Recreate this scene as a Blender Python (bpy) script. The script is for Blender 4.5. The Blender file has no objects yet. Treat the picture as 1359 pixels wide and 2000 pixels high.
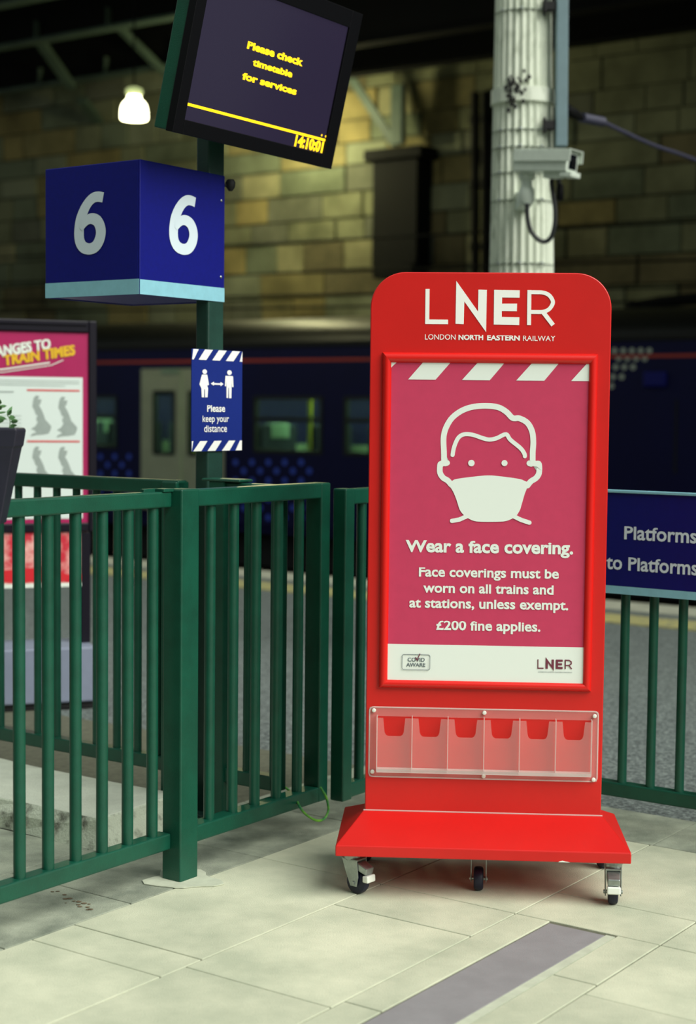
import bpy, bmesh, math, random
import numpy as np
from mathutils import Matrix, Vector
random.seed(7)
SC = bpy.context.scene
COL = SC.collection

# ------------------------------------------------------------------ camera, sky, exposure
FPX, EYE = 3100.0, 1.45
pitch, roll = math.radians(3.69), 0.0105
phi = math.radians(35.4)
F = np.array([0, math.cos(pitch), -math.sin(pitch)])
U0 = np.array([0, math.sin(pitch), math.cos(pitch)])
R0 = np.array([1., 0, 0])
R = math.cos(roll)*R0 + math.sin(roll)*U0
U = -math.sin(roll)*R0 + math.cos(roll)*U0
C = np.array([0, 0, EYE])
cam_data = bpy.data.cameras.new('camera')
cam = bpy.data.objects.new('camera', cam_data)
COL.objects.link(cam)
cam.matrix_world = Matrix(((R[0], U[0], -F[0], 0), (R[1], U[1], -F[1], 0), (R[2], U[2], -F[2], EYE), (0, 0, 0, 1)))
cam_data.sensor_fit = 'VERTICAL'
cam_data.sensor_height = 36.0
cam_data.sensor_width = 24.46
cam_data.lens = FPX*36.0/2000.0
cam_data.clip_end = 200
cam_data.dof.use_dof = True
cam_data.dof.focus_distance = 4.85
cam_data.dof.aperture_fstop = 2.1
SC.camera = cam

world = bpy.data.worlds.new('overcast_sky'); SC.world = world
world.use_nodes = True
wt = world.node_tree; wt.nodes.clear()
w_geo = wt.nodes.new('ShaderNodeTexCoord')
w_sep = wt.nodes.new('ShaderNodeSeparateXYZ')
w_mr = wt.nodes.new('ShaderNodeMapRange')
w_mr.inputs['From Min'].default_value = 0.0; w_mr.inputs['From Max'].default_value = 1.0
w_mr.inputs['To Min'].default_value = 0.33; w_mr.inputs['To Max'].default_value = 1.0
w_bg = wt.nodes.new('ShaderNodeBackground'); w_out = wt.nodes.new('ShaderNodeOutputWorld')
w_mul = wt.nodes.new('ShaderNodeVectorMath'); w_mul.operation = 'SCALE'
w_mul.inputs[0].default_value = (0.88, 1.0, 0.96)
wt.links.new(w_geo.outputs['Generated'], w_sep.inputs[0])
wt.links.new(w_sep.outputs['Z'], w_mr.inputs['Value'])
wt.links.new(w_mr.outputs['Result'], w_mul.inputs['Scale'])
wt.links.new(w_mul.outputs[0], w_bg.inputs['Color'])
w_bg.inputs['Strength'].default_value = 0.56
wt.links.new(w_bg.outputs[0], w_out.inputs['Surface'])

# sun behind thin high cloud: very soft, from the right and a little behind the camera
sun_d = bpy.data.lights.new('hazy_sun', 'SUN'); sun_d.energy = 4.5; sun_d.angle = math.radians(50); sun_d.color = (1.0, 1.0, .93)
sun_o = bpy.data.objects.new('hazy_sun', sun_d); COL.objects.link(sun_o); sun_o.location = (6, -5, 9)
sun_o.rotation_euler = Vector((.60, -.46, .68)).to_track_quat('Z', 'Y').to_euler()

SC.view_settings.view_transform = 'Standard'
SC.view_settings.look = 'None'
SC.view_settings.gamma = 1.0
SC.view_settings.use_curve_mapping = False
SC.view_settings.exposure = 0.0

# ------------------------------------------------------------------ geometry helpers
# station grid: u runs along the tracks, v runs square to them (metres)
GA = np.array([math.sin(phi), math.cos(phi), 0.])
GB = np.array([math.cos(phi), -math.sin(phi), 0.])
def W(u, v, z=0.): return GB*u + GA*v + np.array([0, 0, z])
def ray(x, y): return (x-679.5)/FPX*R - (y-1000)/FPX*U + F
def on(q, O, n):
    """point where the sight line through photo pixel q meets the plane (O, n)"""
    d = ray(*q); return C + d*(((np.asarray(O)-C)@n)/(d@n))
def vpl(q, v): return on(q, GA*v, GA)
def upl(q, u): return on(q, GB*u, GB)
def atY(q, y): return on(q, (0, y, 0), np.array([0, 1., 0]))
def grd(q, z=0.): return on(q, (0, 0, z), np.array([0, 0, 1.]))

class MB:
    def __init__(s): s.v = []; s.f = []
    def add(s, vs, fs):
        n = len(s.v); s.v += [tuple(map(float, p)) for p in vs]; s.f += [tuple(i+n for i in f) for f in fs]; return s
    def hexa(s, p):  # 8 points: bottom ring 0-3, top ring 4-7
        return s.add(p, [(0,3,2,1),(4,5,6,7),(0,1,5,4),(1,2,6,5),(2,3,7,6),(3,0,4,7)])
    def gbox(s, u0, u1, v0, v1, z0, z1):
        return s.hexa([W(u0,v0,z0),W(u1,v0,z0),W(u1,v1,z0),W(u0,v1,z0),W(u0,v0,z1),W(u1,v0,z1),W(u1,v1,z1),W(u0,v1,z1)])
    def fbox(s, fr, x0, x1, y0, y1, z0, z1):  # box in a local frame
        P = [fr(x0,y0,z0),fr(x1,y0,z0),fr(x1,y1,z0),fr(x0,y1,z0),fr(x0,y0,z1),fr(x1,y0,z1),fr(x1,y1,z1),fr(x0,y1,z1)]
        return s.hexa(P)
    def tube(s, pts, r, n=12, caps=True, closed=False):
        pts = [np.array(p, float) for p in pts]; m = len(pts)
        rr = r if hasattr(r, '__len__') else [r]*m
        vs = []; ref = None
        for i in range(m):
            t = pts[(i+1) % m]-pts[i-1] if closed else pts[min(i+1, m-1)]-pts[max(i-1, 0)]
            t /= np.linalg.norm(t)+1e-12
            if ref is None:
                ref = np.array([0, 0, 1.]) if abs(t[2]) < .9 else np.array([1., 0, 0])
            x = ref-t*(ref@t); x /= np.linalg.norm(x); ref = x; y = np.cross(t, x)
            for k in range(n):
                an = 2*math.pi*k/n; vs.append(pts[i]+rr[i]*(math.cos(an)*x+math.sin(an)*y))
        fs = []
        for i in range(m if closed else m-1):
            j = (i+1) % m
            for k in range(n):
                l = (k+1) % n; fs.append((i*n+k, i*n+l, j*n+l, j*n+k))
        if caps and not closed:
            fs += [tuple(range(n-1, -1, -1)), tuple((m-1)*n+k for k in range(n))]
        return s.add(vs, fs)
    def lathe(s, c, prof, n=24, ax=(0,0,1)):
        ax = np.array(ax, float); return s.tube([np.array(c)+ax*h for r, h in prof], [max(r, 1e-4) for r, h in prof], n)
    def prism(s, pts, d):  # polygon pts (3D) extruded by vector d
        n = len(pts); d = np.array(d, float); P = [np.array(p, float) for p in pts]
        vs = P+[p+d for p in P]
        fs = [tuple(range(n-1, -1, -1)), tuple(range(n, 2*n))]+[(i, (i+1) % n, n+(i+1) % n, n+i) for i in range(n)]
        return s.add(vs, fs)

def new_obj(name, mb, mat, parent=None, smooth=False, bevel=0, seg=2, recalc=True):
    me = bpy.data.meshes.new(name)
    vs = mb.v
    if parent is not None:
        inv = world_of(parent).inverted()
        vs = [tuple(inv @ Vector(p)) for p in vs]
        org = Vector((0, 0, 0))
    else:
        a = np.array(vs); org = Vector(((a[:,0].min()+a[:,0].max())/2, (a[:,1].min()+a[:,1].max())/2, a[:,2].min()))
        vs = [tuple(Vector(p)-org) for p in vs]
    me.from_pydata(vs, [], mb.f)
    if recalc:
        bm = bmesh.new(); bm.from_mesh(me); bmesh.ops.recalc_face_normals(bm, faces=bm.faces); bm.to_mesh(me); bm.free()
    me.materials.append(mat)
    if smooth:
        me.shade_smooth()
        if hasattr(me, 'set_sharp_from_angle'): me.set_sharp_from_angle(angle=math.radians(40))
    me.update()
    o = bpy.data.objects.new(name, me); COL.objects.link(o)
    if parent is not None: o.parent = parent
    else: o.location = org
    if bevel:
        b = o.modifiers.new('bevel', 'BEVEL'); b.width = bevel; b.segments = seg; b.limit_method = 'ANGLE'; b.angle_limit = math.radians(40)
        b.harden_normals = False
    return o
def world_of(o):
    m = Matrix.LocRotScale(o.location, o.rotation_euler, o.scale)
    return world_of(o.parent) @ m if o.parent else m
def tag(o, label, cat=None, group=None, kind=None):
    if label: o['label'] = label
    if cat: o['category'] = cat
    if group: o['group'] = group
    if kind: o['kind'] = kind
    return o
def thing(name, loc, label, cat, group=None):
    o = bpy.data.objects.new(name, None); COL.objects.link(o)
    o.location = Vector(tuple(map(float, loc))); o.empty_display_size = .1
    return tag(o, label, cat, group)
def part_copy(o, d):
    c = o.copy(); COL.objects.link(c); c.parent = o.parent; c.location = o.location+Vector(tuple(map(float, d)))
    return c

# ------------------------------------------------------------------ materials
MATS = {}
def srgb(c): return tuple((x/255/12.92 if x/255 <= .04045 else ((x/255+.055)/1.055)**2.4) for x in c)+(1.,)
def mat(name, c, rough=.5, metal=0., noise=0., nscale=8., bump=0., bscale=60., c2=None, nlo=.35, nhi=.65, rnd=0., spec=.5, emis=None, estr=0., coat=0., stretch=None):
    m = bpy.data.materials.new(name); m.use_nodes = True; nt = m.node_tree; p = nt.nodes['Principled BSDF']
    N = nt.nodes.new; L = nt.links.new
    p.inputs['Roughness'].default_value = rough; p.inputs['Metallic'].default_value = metal
    p.inputs['Specular IOR Level'].default_value = spec
    if coat: p.inputs['Coat Weight'].default_value = coat; p.inputs['Coat Roughness'].default_value = .08
    col = srgb(c); tc = N('ShaderNodeTexCoord')
    vec = tc.outputs['Object']
    if stretch:
        mp = N('ShaderNodeMapping'); mp.inputs['Scale'].default_value = stretch; L(vec, mp.inputs['Vector']); vec = mp.outputs['Vector']
    out = None
    if noise or c2:
        nz = N('ShaderNodeTexNoise'); nz.inputs['Scale'].default_value = nscale; nz.inputs['Detail'].default_value = 6; nz.inputs['Roughness'].default_value = .62
        L(vec, nz.inputs['Vector'])
        rp = N('ShaderNodeValToRGB'); L(nz.outputs['Fac'], rp.inputs['Fac'])
        rp.color_ramp.elements[0].position = nlo; rp.color_ramp.elements[1].position = nhi
        lo = srgb(c2) if c2 else tuple(x*(1-noise) for x in col[:3])+(1,)
        rp.color_ramp.elements[0].color = lo; rp.color_ramp.elements[1].color = col
        out = rp.outputs['Color']
    if rnd:
        oi = N('ShaderNodeObjectInfo'); hs = N('ShaderNodeHueSaturation')
        mr = N('ShaderNodeMapRange'); mr.inputs['To Min'].default_value = 1-rnd; mr.inputs['To Max'].default_value = 1+rnd
        L(oi.outputs['Random'], mr.inputs['Value']); L(mr.outputs['Result'], hs.inputs['Value'])
        if out: L(out, hs.inputs['Color'])
        else: hs.inputs['Color'].default_value = col
        out = hs.outputs['Color']
    if out: L(out, p.inputs['Base Color'])
    else: p.inputs['Base Color'].default_value = col
    if bump:
        n2 = N('ShaderNodeTexNoise'); n2.inputs['Scale'].default_value = bscale; n2.inputs['Detail'].default_value = 5
        L(tc.outputs['Object'], n2.inputs['Vector'])
        bp = N('ShaderNodeBump'); bp.inputs['Strength'].default_value = bump; bp.inputs['Distance'].default_value = .01
        L(n2.outputs['Fac'], bp.inputs['Height']); L(bp.outputs['Normal'], p.inputs['Normal'])
    if emis:
        p.inputs['Emission Color'].default_value = srgb(emis); p.inputs['Emission Strength'].default_value = estr
    MATS[name] = m; return m

M_green = mat('green_paint', (8,76,57), .38, noise=.3, nscale=9, bump=.12, bscale=300, nlo=.3, nhi=.6)
M_post = mat('pole_green_paint', (30,66,56), .4, noise=.3, nscale=12, bump=.1, bscale=200)
M_red = mat('red_paint', (206,26,22), .36, noise=.06, nscale=5, bump=.05, bscale=500)
M_red2 = mat('red_frame_paint', (214,26,20), .3, bump=.02, bscale=400)
M_crim = mat('crimson_print', (198,54,92), .55, noise=.06, nscale=30)
M_white = mat('white_print', (232,240,228), .55)
M_warmwhite = mat('poster_white_print', (230,238,230), .55)
M_letter = mat('white_vinyl', (245,246,240), .45)
M_maroon = mat('maroon_print', (110,40,60), .6)
M_greyprint = mat('grey_print', (90,104,110), .6)
M_blue = mat('sign_blue_enamel', (6,14,118), .5, spec=.3, noise=.12, nscale=60)
M_blue2 = mat('board_blue_enamel', (8,14,104), .4, noise=.1, nscale=40)
M_blue3 = mat('notice_blue_print', (18,40,122), .5, spec=.3, noise=.06, nscale=60)
M_pale = mat('pale_blue_stripe', (142,200,215), .4, noise=.1, nscale=30)
M_signwhite = mat('sign_white', (214,228,236), .45)
M_dustedge = mat('dusty_edge', (90,100,110), .8, noise=.4, nscale=60)
M_black = mat('black_plastic', (4,4,8), .5, spec=.2)
M_blackm = mat('black_matt', (8,8,10), .7)
M_screen = mat('screen_glass', (14,12,22), .12, emis=(44,38,58), estr=.9)
M_amber = mat('amber_pixels', (255,200,20), .5, emis=(255,205,18), estr=1.25)
M_galv = mat('galvanised_steel', (168,176,172), .35, metal=.75, noise=.3, nscale=30)
M_nylon = mat('white_nylon', (226,230,220), .4)
M_tyre = mat('navy_rubber_tyre', (16,20,44), .5)
M_column = mat('column_white_paint', (226,232,214), .6, c2=(178,186,166), nscale=16, nlo=.30, nhi=.50, bump=.1, bscale=90, stretch=(1,1,.4))
M_grime = mat('black_grime', (40,40,38), .9, noise=.5, nscale=60)
M_strap = mat('strap_steel', (140,150,140), .6)
M_conduit = mat('grey_conduit', (118,142,148), .5, noise=.12, nscale=10)
M_cctv = mat('cctv_housing_paint', (222,232,218), .45, noise=.08, nscale=20)
M_cable = mat('black_cable', (12,18,20), .5)
M_steelcable = mat('grey_catenary_cable', (60,60,80), .6)
M_glassdark = mat('dark_glass', (10,16,24), .08)
M_asphalt = mat('asphalt', (150,162,156), .9, c2=(72,78,78), nscale=70, nlo=.42, nhi=.72, bump=.5, bscale=260)
M_coping = mat('coping_stone', (186,188,168), .85, noise=.25, nscale=6, bump=.2)
M_yellow = mat('yellow_line_paint', (186,178,110), .85, c2=(132,134,108), nscale=22, nlo=.35, nhi=.6)
M_slab = mat('sandstone_paving', (206,208,182), .82, c2=(174,180,156), nscale=4, nlo=.32, nhi=.66, bump=.25, bscale=220, rnd=.05)
M_slabgrey = mat('grey_paving', (170,176,156), .85, c2=(112,120,106), nscale=6, nlo=.3, nhi=.7, bump=.35, bscale=200, rnd=.08)  # greyer, mottled slab tone for the paving along and behind the fences
M_channel = mat('grey_channel_cover', (140,138,140), .8, noise=.12, nscale=12, bump=.2, bscale=300)
M_lime = mat('pale_mortar', (192,198,176), .85, noise=.15, nscale=20)
M_lime2 = mat('kerb_top_concrete', (206,212,194), .85, noise=.18, nscale=8, bump=.3, bscale=150)
M_bed = mat('joint_mortar', (104,106,88), .95, noise=.3, nscale=30)
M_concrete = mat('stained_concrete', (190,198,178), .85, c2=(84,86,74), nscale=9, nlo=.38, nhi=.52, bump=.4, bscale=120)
M_ballast = mat('ballast', (46,44,42), .95, c2=(20,20,20), nscale=30, bump=.8, bscale=40)
M_rail = mat('rail_steel', (92,84,76), .4, metal=.7, noise=.3)
M_train = mat('train_navy_paint', (5,7,66), .55, noise=.15, nscale=2, spec=.25)
M_trainroof = mat('train_roof_grey', (24,26,24), .45, noise=.3, nscale=2, stretch=(1,1,1))
M_orange = mat('train_orange_line', (196,66,38), .5)
M_door = mat('train_door_grey', (172,180,156), .5, noise=.12, nscale=5)
M_dotlight = mat('pale_dot_print', (196,204,190), .6)
M_dotblue = mat('blue_dot_print', (52,84,214), .6)
M_rubber = mat('window_rubber', (10,22,18), .6)
M_trainfloor = mat('train_interior', (120,140,116), .6)
M_seat = mat('seat_fabric', (34,44,60), .9)
M_headrest = mat('headrest_cloth', (140,170,150), .9)
M_grab = mat('yellow_grab_pole', (200,196,30), .4)
M_trainlight = mat('train_ceiling_light', (220,235,210), .5, emis=(205,240,190), estr=38.0)
M_iron = mat('dark_painted_iron', (9,10,10), .8, spec=.2, noise=.3, nscale=2)
M_irongrey = mat('grey_green_iron', (72,90,80), .6, noise=.3, nscale=3)
M_timber = mat('sooty_roof_boards', (20,24,22), .9, noise=.4, nscale=2, stretch=(1,1,1))
M_lampglass = mat('lit_lamp_glass', (255,250,220), .4, emis=(255,250,205), estr=9.)
M_lampneck = mat('lamp_fitting', (190,200,150), .5, emis=(220,235,160), estr=.7)
M_magenta = mat('magenta_print', (176,30,92), .4, noise=.1, nscale=6)
M_mapwhite = mat('notice_white_print', (222,234,228), .5)
M_mapgrey = mat('map_grey_print', (160,172,166), .6, noise=.1, nscale=40)
M_redprint = mat('red_print', (214,32,44), .5)
M_pink = mat('pink_photo_print', (244,190,180), .5, c2=(206,40,60), nscale=5.5, nlo=.42, nhi=.56)
M_yelprint = mat('yellow_print', (232,184,30), .5)
M_totem = mat('purple_black_frame', (13,9,24), .45, spec=.3)
M_totembase = mat('totem_base_grey', (132,140,160), .6, noise=.12, nscale=8)
M_pot = mat('dark_slate_planter', (34,34,50), .5, noise=.2, nscale=14)
M_leaf = mat('green_leaf', (92,140,84), .6, noise=.3, nscale=60)
M_stem = mat('green_stem', (70,110,50), .6)
M_flower = mat('pink_flower', (214,96,140), .6)
M_soil = mat('potting_soil', (40,30,24), .95, bump=.6, bscale=80)
M_earth = mat('green_yellow_cable', (120,190,50), .45, c2=(20,110,70), nscale=30)
M_litter = mat('rusty_stain', (112,96,74), .9, noise=.3, nscale=40)

def acrylic():
    m = bpy.data.materials.new('clear_acrylic'); m.use_nodes = True; nt = m.node_tree; nt.nodes.clear()
    o = nt.nodes.new('ShaderNodeOutputMaterial'); t = nt.nodes.new('ShaderNodeBsdfTransparent'); p = nt.nodes.new('ShaderNodeBsdfPrincipled')
    p.inputs['Base Color'].default_value = (.85,.85,.8,1); p.inputs['Roughness'].default_value = .2
    x = nt.nodes.new('ShaderNodeMixShader'); x.inputs[0].default_value = .09
    nt.links.new(t.outputs[0], x.inputs[1]); nt.links.new(p.outputs[0], x.inputs[2]); nt.links.new(x.outputs[0], o.inputs[0]); return m
M_acr = acrylic()
def acrylic2(f):
    m = M_acr.copy(); m.name = 'acrylic_edge'
    for n in m.node_tree.nodes:
        if n.type == 'MIX_SHADER': n.inputs[0].default_value = f
    return m
M_acredge = acrylic2(.34)
M_acrback = acrylic2(.045)
def glass(name, fac, tint=(.03,.05,.05,1)):
    m = bpy.data.materials.new(name); m.use_nodes = True; nt = m.node_tree; nt.nodes.clear()
    o = nt.nodes.new('ShaderNodeOutputMaterial'); t = nt.nodes.new('ShaderNodeBsdfTransparent'); t.inputs[0].default_value = (.75,.85,.78,1)
    p = nt.nodes.new('ShaderNodeBsdfPrincipled'); p.inputs['Base Color'].default_value = tint; p.inputs['Roughness'].default_value = .08
    x = nt.nodes.new('ShaderNodeMixShader'); x.inputs[0].default_value = fac
    nt.links.new(t.outputs[0], x.inputs[1]); nt.links.new(p.outputs[0], x.inputs[2]); nt.links.new(x.outputs[0], o.inputs[0]); return m
M_trainglass = glass('train_window_glass', .22)

def stone_mat():
    m = bpy.data.materials.new('sooty_sandstone'); m.use_nodes = True; nt = m.node_tree; p = nt.nodes['Principled BSDF']; N = nt.nodes.new; L = nt.links.new
    p.inputs['Roughness'].default_value = .95
    oi = N('ShaderNodeObjectInfo'); r = N('ShaderNodeValToRGB'); L(oi.outputs['Random'], r.inputs['Fac'])
    cs = [(0,(124,126,98)),(.18,(140,130,88)),(.34,(112,120,98)),(.48,(150,136,88)),(.58,(112,104,76)),(.68,(134,138,114)),(.82,(108,110,94)),(.92,(150,146,112))]
    el = r.color_ramp.elements; el[0].position = 0; el[0].color = srgb(cs[0][1]); el[1].position = cs[1][0]; el[1].color = srgb(cs[1][1])
    for q, c in cs[2:]: e = el.new(q); e.color = srgb(c)
    r.color_ramp.interpolation = 'CONSTANT'
    g = N('ShaderNodeNewGeometry'); n = N('ShaderNodeTexNoise'); n.inputs['Scale'].default_value = .55; n.inputs['Detail'].default_value = 7; n.inputs['Roughness'].default_value = .65
    L(g.outputs['Position'], n.inputs['Vector'])
    r2 = N('ShaderNodeValToRGB'); r2.color_ramp.elements[0].position = .36; r2.color_ramp.elements[1].position = .62
    r2.color_ramp.elements[0].color = (.20,.21,.17,1); r2.color_ramp.elements[1].color = (1,1,1,1); L(n.outputs['Fac'], r2.inputs['Fac'])
    mx = N('ShaderNodeMix'); mx.data_type = 'RGBA'; mx.blend_type = 'MULTIPLY'; mx.inputs['Factor'].default_value = .85
    L(r.outputs['Color'], mx.inputs['A']); L(r2.outputs['Color'], mx.inputs['B']); L(mx.outputs['Result'], p.inputs['Base Color'])
    return m
M_stone = stone_mat()
M_mortarwall = mat('sooty_mortar', (84,84,66), .95)

# ------------------------------------------------------------------ flat print helpers
class Plane:
    """a flat face: origin O, right ex, up ey, outward normal n (all world)"""
    def __init__(s, O, ex, ey):
        s.O = np.array(O, float); s.ex = np.array(ex, float)/np.linalg.norm(ex); s.ey = np.array(ey, float)/np.linalg.norm(ey); s.n = np.cross(s.ex, s.ey)
    def ab(s, q):
        P = on(q, s.O, s.n)-s.O; return (float(P@s.ex), float(P@s.ey))
    def P(s, a, b, h=0.): return s.O+s.ex*a+s.ey*b+s.n*h
def fill(name, pl, polys, m, parent, h=.0012, label=None, t=.0006):
    """thin flat shapes (plane coordinates) lying on the face"""
    mb = MB()
    for k, poly in enumerate(polys): mb.prism([pl.P(a, b, h-t+k*.00012) for a, b in poly], pl.n*t)
    o = new_obj(name, mb, m, parent); 
    if label: o['label'] = label
    return o
def smooth_path(p, n=6, closed=False):
    out = []; m = len(p)
    for i in range(m if closed else m-1):
        g = lambda k: np.array(p[k % m] if closed else p[min(max(k, 0), m-1)], float)
        p0, p1, p2, p3 = g(i-1), g(i), g(i+1), g(i+2)
        for k in range(n):
            t = k/n; out.append(.5*((2*p1)+(-p0+p2)*t+(2*p0-5*p1+4*p2-p3)*t*t+(-p0+3*p1-3*p2+p3)*t**3))
    if not closed: out.append(np.array(p[-1], float))
    return out
def ribbon(pts, w, caps=True):
    """quads of a stroke of width w (plane coordinates), round ends"""
    pts = [np.array(p, float) for p in pts]; L_, R_ = [], []
    for i in range(len(pts)):
        d0 = pts[i]-pts[i-1] if i else pts[1]-pts[0]; d1 = pts[i+1]-pts[i] if i < len(pts)-1 else d0
        d0 = d0/(np.linalg.norm(d0)+1e-12); d1 = d1/(np.linalg.norm(d1)+1e-12); t = d0+d1; t /= np.linalg.norm(t)+1e-12
        n = np.array([-t[1], t[0]]); k = 1/max(.55, n@np.array([-d0[1], d0[0]]))
        L_.append(pts[i]+n*w/2*k); R_.append(pts[i]-n*w/2*k)
    poly = L_+R_[::-1]
    if caps:
        d = pts[-1]-pts[-2]; d /= np.linalg.norm(d); a0 = math.atan2(d[1], d[0])
        e = [pts[-1]+w/2*np.array([math.cos(a0+q), math.sin(a0+q)]) for q in np.linspace(math.pi/2, -math.pi/2, 7)[1:-1]]
        d = pts[0]-pts[1]; d /= np.linalg.norm(d); a1 = math.atan2(d[1], d[0])
        s_ = [pts[0]+w/2*np.array([math.cos(a1+q), math.sin(a1+q)]) for q in np.linspace(math.pi/2, -math.pi/2, 7)[1:-1]]
        poly = L_+e+R_[::-1]+s_
    return poly
def strip_quads(pts, ws):
    pts = [np.array(p, float) for p in pts]; out = []; prev = None
    for i in range(len(pts)):
        t = pts[min(i+1, len(pts)-1)]-pts[max(i-1, 0)]; t /= np.linalg.norm(t)+1e-12; n = np.array([-t[1], t[0]])*ws[i]/2
        cur = (pts[i]+n, pts[i]-n)
        if prev: out.append([prev[0], prev[1], cur[1], cur[0]])
        prev = cur
    return out
def pieces(name, pl, polys, m, parent, h=.0012, label=None):
    o = None
    for p_ in polys: o = fill(name, pl, [p_], m, parent, h, label)
    return o
def disc(c, r, n=20): return [(c[0]+r*math.cos(2*math.pi*k/n), c[1]+r*math.sin(2*math.pi*k/n)) for k in range(n)]

def text_geo(s, bold=0., space=1.):
    cu = bpy.data.curves.new('t', 'FONT'); cu.body = s; cu.size = 1.; cu.offset = bold; cu.space_character = space; cu.resolution_u = 3
    ob = bpy.data.objects.new('t', cu); COL.objects.link(ob)
    dg = bpy.context.evaluated_depsgraph_get(); me = bpy.data.meshes.new_from_object(ob.evaluated_get(dg))
    vs = np.array([v.co[:2] for v in me.vertices]); fs = [tuple(p.vertices) for p in me.polygons]
    bpy.data.objects.remove(ob); bpy.data.curves.remove(cu); bpy.data.meshes.remove(me)
    return vs, fs
_cap = {}
def cap_h(bold):
    if bold not in _cap:
        v, _ = text_geo('H', bold); _cap[bold] = (v[:,1].min(), v[:,1].max())
    return _cap[bold]
def _xh():
    if 'x' not in _cap:
        v, _ = text_geo('x', 0.); h, _ = text_geo('H', 0.); _cap['x'] = float(v[:,1].max()/h[:,1].max())
    return _cap['x']
def text(name, pl, s, a0, a1, b, caph, m, parent, bold=0., h=.0014, space=1., label=None, slant=0., mb=None, warp=.75):
    vs, fs = text_geo(s, bold, space); y0, y1 = cap_h(bold)
    x0, x1 = vs[:,0].min(), vs[:,0].max()
    if warp:  # taller lower case
        xh = _xh(); k1 = warp/xh; vs = vs.copy(); yy = (vs[:,1]-y0)/(y1-y0)
        vs[:,1] = y0+(y1-y0)*np.where(yy < 0, yy, np.where(yy < xh, yy*k1, warp+(yy-xh)*(1-warp)/(1-xh)))
    own = mb is None; mb = mb or MB()
    mb.add([pl.P(a0+(x-x0)/(x1-x0)*(a1-a0)+slant*(y-y0)/(y1-y0)*caph, b+(y-y0)/(y1-y0)*caph, h) for x, y in vs], fs)
    if own:
        o = new_obj(name, mb, m, parent, recalc=False)
        if label: o['label'] = label
        return o
def text_px(name, pl, s, q0, q1, cap_px, m, parent, **k):
    (a0, b0), (a1, b1) = pl.ab(q0), pl.ab(q1); c = abs(pl.ab((q0[0], q0[1]-cap_px))[1]-b0)
    return text(name, pl, s, a0, a1, (b0+b1)/2, c, m, parent, **k)
def rect(a0, a1, b0, b1): return [(a0,b0),(a1,b0),(a1,b1),(a0,b1)]
def rrect(a0, a1, b0, b1, r, n=5):
    out = []
    for cx, cy, s in ((a1-r,b1-r,0),(a0+r,b1-r,90),(a0+r,b0+r,180),(a1-r,b0+r,270)):
        for k in range(n+1):
            q = math.radians(s+90*k/n); out.append((cx+r*math.cos(q), cy+r*math.sin(q)))
    return out

# ================================================================== LARGE STRUCTURE
# ---- floor: foreground paving of separate slabs on a mortar bed, asphalt beyond, coping at the platform edge
floor = tag(new_obj('floor', MB().gbox(-9,4,-3,5.262,-.3,-.0035).gbox(-9,-3.72,3.7,4.13,-.3,-.0035), M_bed), 'pale sandstone slab paving of the station concourse in the foreground', 'floor', kind='structure')
def slab(u0, u1, v0, v1, m, z=0., name='slab', g=.0024):
    z += random.uniform(-.0004, .0004)
    return new_obj(name, MB().gbox(u0+g, u1-g, v0+g, v1-g, -.06, z), m, floor, bevel=.0015, seg=1)
def column_of(u0, u1, vs, m, **k):
    for p, q in zip(vs[:-1], vs[1:]): slab(u0, u1, p, q, m, **k)
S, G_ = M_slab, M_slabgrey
column_of(-3.15, -2.677, [1.0,1.65,2.3,2.965,3.125,3.965], S)
column_of(-2.677, -2.207, [1.0,1.72,2.4,3.058,3.715,3.965], S)
column_of(-2.207, -2.093, [1.0,1.9,2.55,3.11,3.965], S)
strip = slab(-2.091, -1.912, 1.0, 3.95, M_channel, name='channel_cover'); strip['label'] = 'long grey channel cover strip set in the paving'
new_obj('mortar_edge', MB().gbox(-1.912,-1.885,1.,3.95,-.05,.0005), M_lime, floor)
column_of(-1.885, -1.757, [1.0,2.3,3.585,3.965], S)
column_of(-1.757, -1.30, [1.0,2.2,2.85,3.51,3.965], S)
column_of(-1.30, -.85, [1.0,2.5,3.3,3.965], S)
column_of(-.85, -.4, [1.,1.8,2.5,3.3,3.965], S); column_of(-.4, .1, [1.,2.1,2.9,3.965], S); column_of(.1, .6, [1.,1.7,2.6,3.4,3.965], S); column_of(.6, 1.1, [1.,2.3,3.1,3.965], S)
for u0, u1, vs in ((-3.15,-2.677,[3.965,4.88]),(-2.677,-2.207,[3.965,4.6,4.88]),(-2.207,-1.757,[3.965,4.215,4.88]),(-1.757,-1.30,[3.965,4.195,4.88]),(-1.3,-.85,[3.965,4.4,4.88]),(-.85,-.4,[3.965,4.88]),(-.4,.1,[3.965,4.5,4.88]),(.1,.6,[3.965,4.88]),(.6,1.1,[3.965,4.3,4.88])):
    column_of(u0, u1, vs, S)
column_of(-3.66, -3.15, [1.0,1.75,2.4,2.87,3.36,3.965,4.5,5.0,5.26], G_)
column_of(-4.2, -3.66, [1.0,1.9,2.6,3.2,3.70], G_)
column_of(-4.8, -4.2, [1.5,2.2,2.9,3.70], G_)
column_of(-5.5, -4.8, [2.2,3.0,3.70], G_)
for u0, u1 in ((-3.15,-2.66),(-2.66,-2.2),(-2.2,-1.75),(-1.75,-1.3),(-1.3,-.7),(-.7,-.1),(-.1,.5),(.5,1.1)): column_of(u0, u1, [4.88,5.26], G_)
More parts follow.
